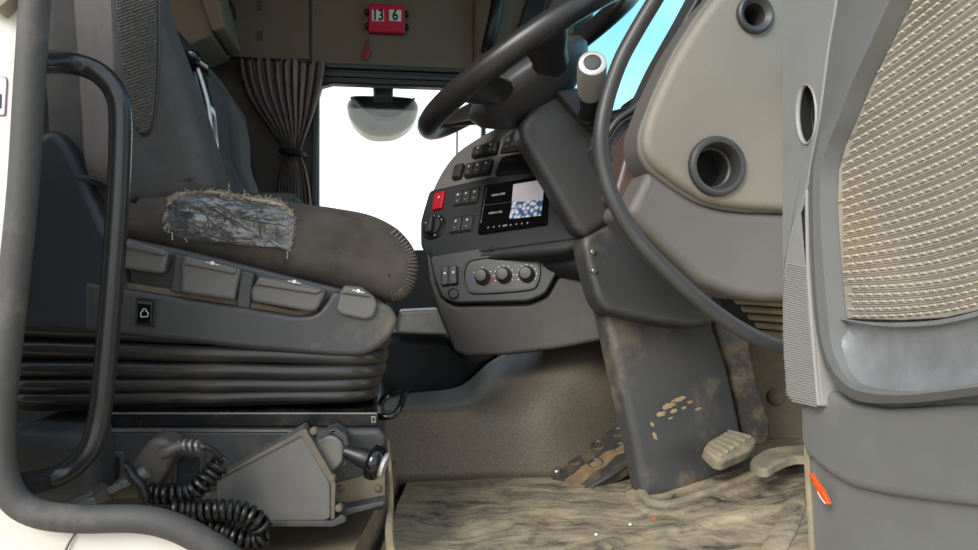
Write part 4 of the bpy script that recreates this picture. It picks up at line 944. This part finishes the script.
# rubber collar on the mat around the cover
def zf(px, py):
    p = PZ(px, py, 0.0)
    for _ in range(12): p = PZ(px, py, floor_z(p.x, p.y))
    return p
m = MB(); m.tube([zf(*p)+Vector((0, 0, .003)) for p in [(640, 484), (642, 494), (650, 503), (668, 506), (690, 500), (720, 489), (748, 478), (766, 470)]], .008, 10, 6, flat=1.3, up=(0, 0, 1)); ob('collar_bead', m, M_pedal, matf)
m = MB(); m.tube([zf(*p)+Vector((0, 0, .0)) for p in [(632, 486), (634, 499), (646, 510), (668, 514), (695, 507), (726, 495), (752, 485), (772, 476)]], .005, 10, 6, flat=2.6, up=(0, 0, 1)); ob('collar_flange', m, M_floor, matf)
m = MB(); m.tube([zf(*p)+Vector((0, 0, .002)) for p in [(570, 556), (620, 542), (680, 528), (740, 516), (780, 508), (796, 502)]], .006, 10, 6, flat=3, up=(0, 0, 1)); ob('mat_ridge', m, M_floor, matf)
m = MB(); m.tube([zf(*p)+Vector((0, 0, .004)) for p in [(796, 498), (793, 512), (786, 530), (772, 556), (760, 580)]], .009, 10, 6, flat=2, up=(0, 0, 1)); ob('mat_lip', m, M_floor, matf)
# stalk
stk = thing('column_stalk', 'black control stalk with silver end and round button', 'stalk', P(589, 113, 1.27))
s0 = P(589, 114, 1.27); s1 = P(592.5, 63, 1.12); sa = (s1-s0); sl_ = sa.length; sa.normalize()
m = MB(); m.lathe(s0, sa, [(.020, -.012), (.020, -.004), (.0165, 0), (.017, .02), (.020, sl_*.45), (.021, sl_*.5)], 20); ob('stem', m, M_black, stk)
m = MB(); m.lathe(s0, sa, [(.0215, sl_*.45), (.0235, sl_*.5), (.0245, sl_*.75), (.0245, sl_*.95), (.023, sl_), (.020, sl_+.002), (.015, sl_+.002), (.014, sl_-.001)], 28); ob('silver_sleeve', m, M_silver, stk)
m = MB(); m.lathe(s0+sa*(sl_-.002), sa, [(.0135, 0), (.0135, .004), (.011, .0055), (.004, .006)], 20); ob('button', m, M_rubber, stk)

# ================================================================== PEDALS
bp_ = thing('brake_pedal', 'muddy brake pedal with ribbed rubber pad', 'pedal', P(735, 465, 1.42))
fpd = FY(1.41)
m = MB(); m.slab(fpd, spl(fpd.px([(716, 322), (746, 322), (752, 355), (762, 395), (770, 420), (771, 434), (764, 444), (752, 446), (744, 436), (738, 405), (729, 365)]), 5), .03, .008, 0, 4); ob('pedal_arm', m, M_arm, bp_)
fpp = F3((708, 455, 1.27), (757, 440, 1.33), (716, 434, 1.34))
m = MB(); m.spx(fpp, [(704, 447), (709, 440), (727, 430), (752, 434), (757, 440), (752, 449), (724, 461), (716, 459)], .022, .006, 0, .008, 4); pd_ = ob('pad', m, M_pedal, bp_)
for k in range(6):
    m = MB(); a = (707+k*4.0, 449-k*3.4); b = (722+k*5.6, 457-k*3.8); m.tube([fpp.at(*a, .002), fpp.at(*b, .002)], .0042, 6, flat=.8); ob('rib', m, M_pedal, pd_)
ac = thing('accelerator_pedal', 'dusty flat accelerator pedal by the door', 'pedal', P(775, 465, 1.40))
fap = F3((755, 460, 1.24), (800, 452, 1.27), (762, 449, 1.31))
m = MB(); m.slab(fap, spl(fap.px([(750, 462), (755, 455), (766, 449), (782, 446), (812, 444), (815, 456), (795, 456), (778, 462), (768, 468), (757, 467)]), 5), .016, .005, 0, 4); ob('pad', m, M_pedal, ac)
m = MB(); m.tube([P(772, 462, 1.30), P(790, 465, 1.33), P(815, 467, 1.36)], .008, 8); ob('pedal_arm', m, M_arm, ac)
# foot rest plate
fr_ = thing('foot_rest', 'black slotted foot rest plate filled with dirt against the tunnel', 'foot rest', P(560, 488, 1.4))
ff = F3((560, 485, 1.43), (645, 420, 1.53), (550, 468, 1.49))
m = MB(); m.spx(ff, [(550, 474), (548, 464), (562, 454), (640, 408), (665, 405), (665, 445), (588, 490), (566, 492), (552, 486)], .02, .006, 0, .012, 4); ob('plate', m, M_foot, fr_)
for a in ([(549, 466), (560, 455), (600, 431), (650, 402)], [(586, 490), (610, 476), (640, 457), (668, 440)]):
    m = MB(); m.tube([ff.at(*p, .002) for p in a], .006, 8, 4); ob('rail', m, M_cover, fr_)
for x, y in ((575, 461), (598, 446), (618, 433), (596, 464), (620, 448)):
    q = ff.hit(x, y); m = MB(); m.lathe(ff.to(*q), ff.n, [(.017, -.002), (.017, .003), (.014, .004), (.012, .002), (.004, .002)], 18); ob('drain_hole', m, M_foot, fr_)
m = MB(); m.slab(ff, spl(ff.px([(564, 481), (574, 474), (583, 466), (594, 462), (604, 453), (618, 448), (628, 438), (637, 440), (630, 450), (616, 456), (606, 466), (594, 472), (584, 482), (572, 488)]), 4), .006, .003, .003); ob('dirt', m, M_dirt2, fr_, kind='stuff')
q = ff.hit(557, 472); m = MB(); m.lathe(ff.to(*q), ff.n, [(.009, -.002), (.009, .006), (.006, .009), (.003, .009)], 8); ob('bolt', m, M_steel, fr_)
# crumbs on the mat
for x, y, mt, lb_ in ((596, 535, M_mark, 'tiny white crumb on the floor mat near the front edge'), (630, 525, M_mark, 'tiny white crumb on the floor mat left of the column collar'), (654, 519, M_orange, 'tiny orange crumb on the floor mat below the column')):
    p = zf(x, y); m = MB(); m.lathe(p, (0, 0, 1), [(.0025, -.001), (.0032, .0015), (.0015, .0028)], 6); ob('crumb', m, mt, label=lb_, cat='debris')

# ================================================================== DASH END
de = thing('dash_end_panel', 'beige grained dashboard end panel with two round vents', 'dash end', P(730, 330, 1.0))
fe = FY(.985)
vh = [[Vector(fe.hit(cx, cy))+Vector((math.cos(k*.1745), math.sin(k*.1745)))*ri*1.01*.985/F for k in range(36)] for cx, cy, ri in ((716.5, 166.5, 23), (754, 15, 12))]
be = [(862, -120), (862, 210), (786, 211), (745, 208.5), (724, 206), (703, 200), (676, 183), (655, 167), (645, 152), (644, 134), (650, 112), (659, 91), (679, 50), (706, 9), (740, -30), (760, -120)]
m = MB(); m.spx(fe, be, .06, .012, 0, [.001, .001, .01, .01, .01, .01, .02, .02, .03, .03, .03, .03, .04, .04, .03, .001], 5, holes=vh); endp = ob('end_panel', m, M_beige, de)
m = MB(); m.spx(fe, [(862, -130), (862, 214), (745, 212), (724, 209), (700, 203), (672, 186), (650, 169), (641, 153), (640, 132), (656, 90), (676, 48), (703, 6), (735, -30), (755, -130)], .06, .006, -.012, .02, holes=vh); endb = ob('panel_edge', m, M_endgrey, de)
m = MB(); m.spx(fe, [(652, 168), (674, 184), (702, 202), (724, 208.5), (745, 211), (862, 214), (862, 300), (768, 302), (738, 297), (704, 284), (664, 246), (630, 212)], .12, .014, -.012, .012, 5); ob('lower_panel', m, M_endgrey, de)
m = MB(); m.spx(FY(1.06), [(640, 120), (652, 170), (628, 214), (612, 200), (622, 165), (630, 135)], .06, .008, 0, .01); ob('shadowed_edge', m, M_redbrown, de, label='dash side edge with reddish shadow in its colour')  # reddish shadow on the side of the dash is put into the colour
def vent(cx, cy, ro, ri):
    q = fe.at(cx, cy); s_ = .985/F; ax = fe.n
    m = MB(); m.loft([[q+ax*h+(fe.u*math.cos(k*math.pi/24)+fe.v*math.sin(k*math.pi/24))*r for k in range(48)] for r, h in ((ro*s_, -.005), (ro*s_, .003), (ro*s_*.97, .007), (ro*s_*.88, .009), (ro*s_*.78, .008), (ri*s_*1.0, .002), (ri*s_*.96, -.006), (ri*s_*.95, -.016), (ri*s_*.86, -.018), (ri*s_*.84, -.05))], False, False); v = ob('vent_ring', m, M_switch, de)
    m = MB(); m.lathe(q, ax, [(ri*s_*.9, -.056), (ri*s_*.9, -.05)], 32); ob('duct_end', m, M_dark, v)
vent(716.5, 166.5, 32, 23); vent(754, 15, 20.5, 12)
m = MB(); m.spx(FY(1.07), [(806, -640), (862, -640), (868, 330), (812, 330)], .07, .01, 0, .01); ob('trim_4', m, M_plas, kind='structure', label='dark front door pillar between the dash end and the open door', cat='pillar')
# grille below
gr = thing('floor_vent_grille', 'dark slatted grille under the dash above the pedals', 'grille', P(760, 335, 1.15))
fg = F3((725, 318, 1.18), (790, 332, 1.10), (725, 296, 1.12))
m = MB(); m.spx(fg, [(716, 292), (800, 300), (800, 345), (760, 336), (722, 318)], .02, .003, -.006); ob('grille_backing', m, M_dark, gr)
for k in range(5):
    m = MB(); y = 301+k*8; m.spx(fg, [(733+k*7, y), (800, y+4), (800, y+7.5), (736+k*7, y+3.5)], .014, .002, 0); ob('slat', m, M_toe, gr)
# dark dash side behind column and cowl edge
m = MB(); m.spx(FY(1.36), [(600, 112), (650, 100), (668, 70), (700, 90), (760, 120), (800, 160), (800, 296), (700, 296), (640, 260)], .25, .02, 0, .02); ob('dash_bulk', m, M_black, dash)
cw = spl([(604, 142), (618, 121), (636, 108), (652, 88), (668, 55), (684, 26), (704, -10), (740, -80)], 5, False)
m = MB(); m.slab(FY(1.12), FY(1.12).px([tuple(p) for p in cw]+[(800, -80), (730, 20), (680, 90), (655, 140), (650, 180), (622, 180)]), .10, .015, 0, 4); ob('cowl_edge', m, M_plas, dash)
m = MB(); m.tube([P(p.x-1, p.y, 1.11) for p in cw], .006, 10); ob('cowl_seal', m, M_hose, dash)

# loose rubber door seal (front)
m = MB(); m.tube([P(*p) for p in [(690, -60, .80), (672, -30, .81), (655, 0, .82), (637, 30, .83), (620, 62, .835), (607, 100, .84), (601, 135, .84), (604, 170, .84), (616, 205, .835), (640, 242, .83), (680, 283, .82), (720, 316, .815), (755, 337, .81), (786, 348, .805), (830, 358, .80)]], .0098, 16, 8)
ob('loose_door_seal', m, M_hose, label='black rubber hose-like door seal hanging in front of the dash', cat='door seal')

# ================================================================== OPEN DOOR
D = Fr((.3406, .80, 0), (.1, -1, 0), (0, 0, 1))
door = thing('door_1', 'open cab door with grey trim and woven storage panel', 'door', D.to(.3, -.1), kind='structure')
b0 = D.hit(787, 290); L_ = .70
base = [D.hit(785, -260), D.hit(786, 0), D.hit(787, 200), D.hit(787, 300), D.hit(790, 396), D.hit(798, 410), D.hit(799, 470), D.hit(803, 550), D.hit(806, 640), (L_, -.35), (L_, D.hit(785, -260)[1])]
m = MB(); m.slab(D, base, .07, .006, -.012, 3); ob('door_panel', m, M_doorl, door)
# hinge-side plate with oval opening
plate_o = [(785, -200), (852, -200), (846, -60), (842, 0), (835, 40), (829, 85), (825, 120), (820, 142), (816, 165), (812, 188), (803, 215), (795, 240), (789, 270), (787, 290)]
oval = [(812+8.5*math.cos(a), 114+29*math.sin(a)) for a in [k*.2618 for k in range(24)]]
m = MB(); m.ring(D, rnd(D.px(plate_o), .01), D.px(oval), .016, .006, .002); hp_ = ob('hinge_plate', m, M_door, door)
m = MB(); m.ring(D, D.px([(811.5+11.5*math.cos(a), 114+31*math.sin(a)) for a in [k*.2618 for k in range(24)]]), D.px(oval), .014, .0075, .002); ob('oval_lip', m, M_ribl, hp_)
m = MB(); m.slab(D, D.px([(x*1.0, y) for x, y in oval]), .002, .0004, -.0095); ob('oval_shade_disc', m, M_dark, hp_)  # near-black disc puts shade into the bottom of the opening
m = MB(); m.loft([[D.to(*q, w) for q in D.px([(812+8.3*math.cos(a), 114+28.6*math.sin(a)) for a in [k*.2618 for k in range(24)]])] for w in (.004, -.009)], False, False); ob('oval_shade_liner', m, M_dark, hp_)  # near-black sleeve, added to shade the inner wall of the opening
m = MB(); q = D.hit(813, 127); m.lathe(D.to(*q, -.009), D.n, [(.007, -.002), (.007, .003), (.005, .006), (.002, .007)], 16, sy=1.6); ob('latch_bolt', m, M_steel, hp_)
# raised bezel round the woven panel: three edge curves
ca = [(846, -200), (846, -60), (842, 0), (835, 40), (829, 85), (824, 120), (819, 145), (814, 170), (813, 195), (813.5, 230), (815, 270), (818, 310), (823, 345), (832, 372), (848, 393), (870, 402), (910, 403), (950, 399), (1000, 393), (1100, 384)]
cb = [(920, -200), (893, -60), (874, 0), (860, 40), (846, 85), (837, 120), (831, 145), (826, 170), (825, 195), (825.5, 230), (827, 270), (830, 310), (834, 340), (842, 364), (855, 381), (873, 391), (910, 395), (950, 392), (1000, 386), (1100, 376)]
cc = [(985, -200), (934, -60), (906, 0), (887, 40), (865, 85), (851, 120), (840, 145), (833, 170), (832, 195), (833, 230), (836, 270), (840.5, 318), (842, 335), (847, 355), (858, 376), (875, 387), (910, 391), (950, 388.5), (1000, 382), (1100, 372)]
hA, hB, hC, hD = .0045, .0135, .0125, -.010
rows = []
for cv, hh in ((ca, -.011), (ca, hA), (cb, hB), (cc, hC), (cc, hD)):
    pp_ = spl([(x, y, 0) for x, y in cv], 5, False); rows.append([D.at(p.x, p.y, hh) for p in pp_])
rows[3] = [a.lerp(b, .06) for a, b in zip(rows[3], rows[2])]
m = MB(); m.grid(rows); ob('pocket_bezel', m, M_doord, door, sharp=25)
# woven rubber panel
wo_ = [(985, -200), (934, -60), (906, 0), (887, 40), (865, 85), (851, 120), (840, 145), (833, 170), (832, 195), (833, 230), (836, 270), (841, 319), (895, 320.5), (938, 318), (978, 309), (1040, 292), (1100, 270), (1200, 230), (1200, -200)]
m = MB(); m.slab(D, D.px(wo_), .006, .001, -.006); wv = ob('woven_panel', m, M_weave, door)
mn, mr_ = MB(), MB()
def slope(x, y0):
    s0 = .80*min(1, max(0, (292-y0)/200)); t = max(0, (x-836)/140)
    return min(.80, s0+.30*t*t*min(1, max(0, (y0-120)/120)))
y0 = 316.0; row = 0
while y0 > -150:
    for ph in (0, 1):                     # nub row and plain strand between rows
        yy = y0-(0 if ph == 0 else .5*(7.2+2.6*min(1, max(0, (280-y0)/180)))); x = 829.0; y = yy; pts = []
        while x < 1100:
            s_ = slope(x, yy); k = 1/math.sqrt(1+s_*s_); pts.append((x, y, s_)); x += 1.5*k; y -= 1.5*k*s_
        if ph == 0:
            i = 3*(row % 2)
            while i < len(pts)-4:
                a, b = pts[i], pts[i+4]
                if inside((a[0]-1, a[1]), wo_) and inside((b[0]+1, b[1]+1), wo_) and -90 < a[1]:
                    n = Vector((a[2], 1)).normalized()*1.1; e_ = Vector((b[0]-a[0], b[1]-a[1]))*.12
                    lo = [D.hit(a[0]-n.x, a[1]-n.y), D.hit(b[0]-n.x, b[1]-n.y), D.hit(b[0]+n.x, b[1]+n.y), D.hit(a[0]+n.x, a[1]+n.y)]
                    c = Vector((sum(q[0] for q in lo)/4, sum(q[1] for q in lo)/4))
                    hi_ = [c+(Vector(q)-c)*.7 for q in lo]
                    mn.loft([[D.to(*q, -.006) for q in lo], [D.to(q[0], q[1], -.0050) for q in lo], [D.to(q.x, q.y, -.0044) for q in hi_]], False, True)
                i += 6
        else:
            run = [p for p in pts[::6] if inside((p[0], p[1]), wo_) and p[1] > -90]
            for dy in (-1.1, 1.1):
                if len(run) > 3: mr_.tube([D.at(p[0], p[1]+dy, -.0058) for p in run], .0008, 4)
    y0 -= 7.2+2.6*min(1, max(0, (280-y0)/180)); row += 1
ob('weave_nub', mn, M_nub, wv, kind='stuff', sharp=20); ob('weave_strand', mr_, M_weave, wv, kind='stuff')
# pocket tray under the weave
tp = spl([(838, 318, 0), (870, 322, 0), (900, 322.5, 0), (938, 320, 0), (978, 311, 0), (1040, 294, 0), (1100, 272, 0)], 5, False)
bt = spl([(841, 335, 0), (850, 365, 0), (880, 393, 0), (938, 394, 0), (978, 390, 0), (1040, 382, 0), (1100, 376, 0)], 5, False)
rows = []
for t, hh in ((0, -.004), (.06, -.004), (.08, -.0085), (.3, -.012), (.6, -.0115), (.85, -.006), (1, .0)):
    rows.append([D.at(a.x+(b.x-a.x)*t, a.y+(b.y-a.y)*t, hh+.004) for a, b in zip(tp, bt)])
m = MB(); m.grid(rows); ob('pocket_tray', m, M_pocket, door, sharp=25)
# ribbed strip
ro_ = [(813, 188), (803, 213), (795, 240), (789, 270), (786, 300), (787, 350), (790, 394), (796, 401), (825, 407), (822, 370), (817, 320), (814, 270)]
m = MB(); m.spx(D, ro_, .022, .005, .006, .004, 4); rs = ob('ribbed_strip', m, M_ribl, door)
m = MB(); rpoly = [(p[0], p[1]) for p in ro_]
for k in range(60):
    yy = 262+k*2.35; run = [x for x in [786+j*.8 for j in range(52)] if inside((x, yy+(x-786)*.22), rpoly)]
    if len(run) > 6: m.tube([D.at(x, yy+(x-786)*.22, .0062) for x in (run[2], run[len(run)//2], run[-4])], .0009, 4)
ob('strip_rib', m, M_ribl, rs, kind='stuff')
m = MB(); m.tube([D.at(*p, .0068) for p in [(813, 190), (813.5, 230), (814.5, 270), (818, 320), (822, 370), (825, 405)]], .0016, 6, 4); ob('strip_edge', m, M_silver, rs)
# lower apron with crease
lo2 = [(802, 455), (812, 464), (825, 475), (846, 487), (880, 495), (920, 501), (978, 508), (1060, 520), (1200, 545), (1200, 420), (1040, 405), (950, 404), (880, 408), (845, 402), (826, 390), (812, 400), (796, 404), (797, 440)]
m = MB(); m.spx(D, lo2, .010, .008, -.003, .004, 4); ob('upper_apron', m, M_doorl, door)
m = MB(); m.spx(D, [(809, 472.5), (811.5, 473.5), (817, 481), (824, 491), (830, 503.5), (828.5, 505), (823.5, 499), (815, 485)], .004, .0015, .002, .001); rf_ = ob('orange_reflector', m, M_orange, door, label='small orange reflector')
m = MB(); m.spx(D, [(817, 491), (824, 501), (825, 504), (820, 498)], .004, .001, .0005); ob('reflector_base', m, M_mark, rf_)
m = MB(); m.tube([D.at(*p, -.010) for p in [(798, 412), (799, 450), (800, 480), (803, 530), (806, 600)]], .004, 8, 4); ob('edge_strip', m, M_pedal, door)
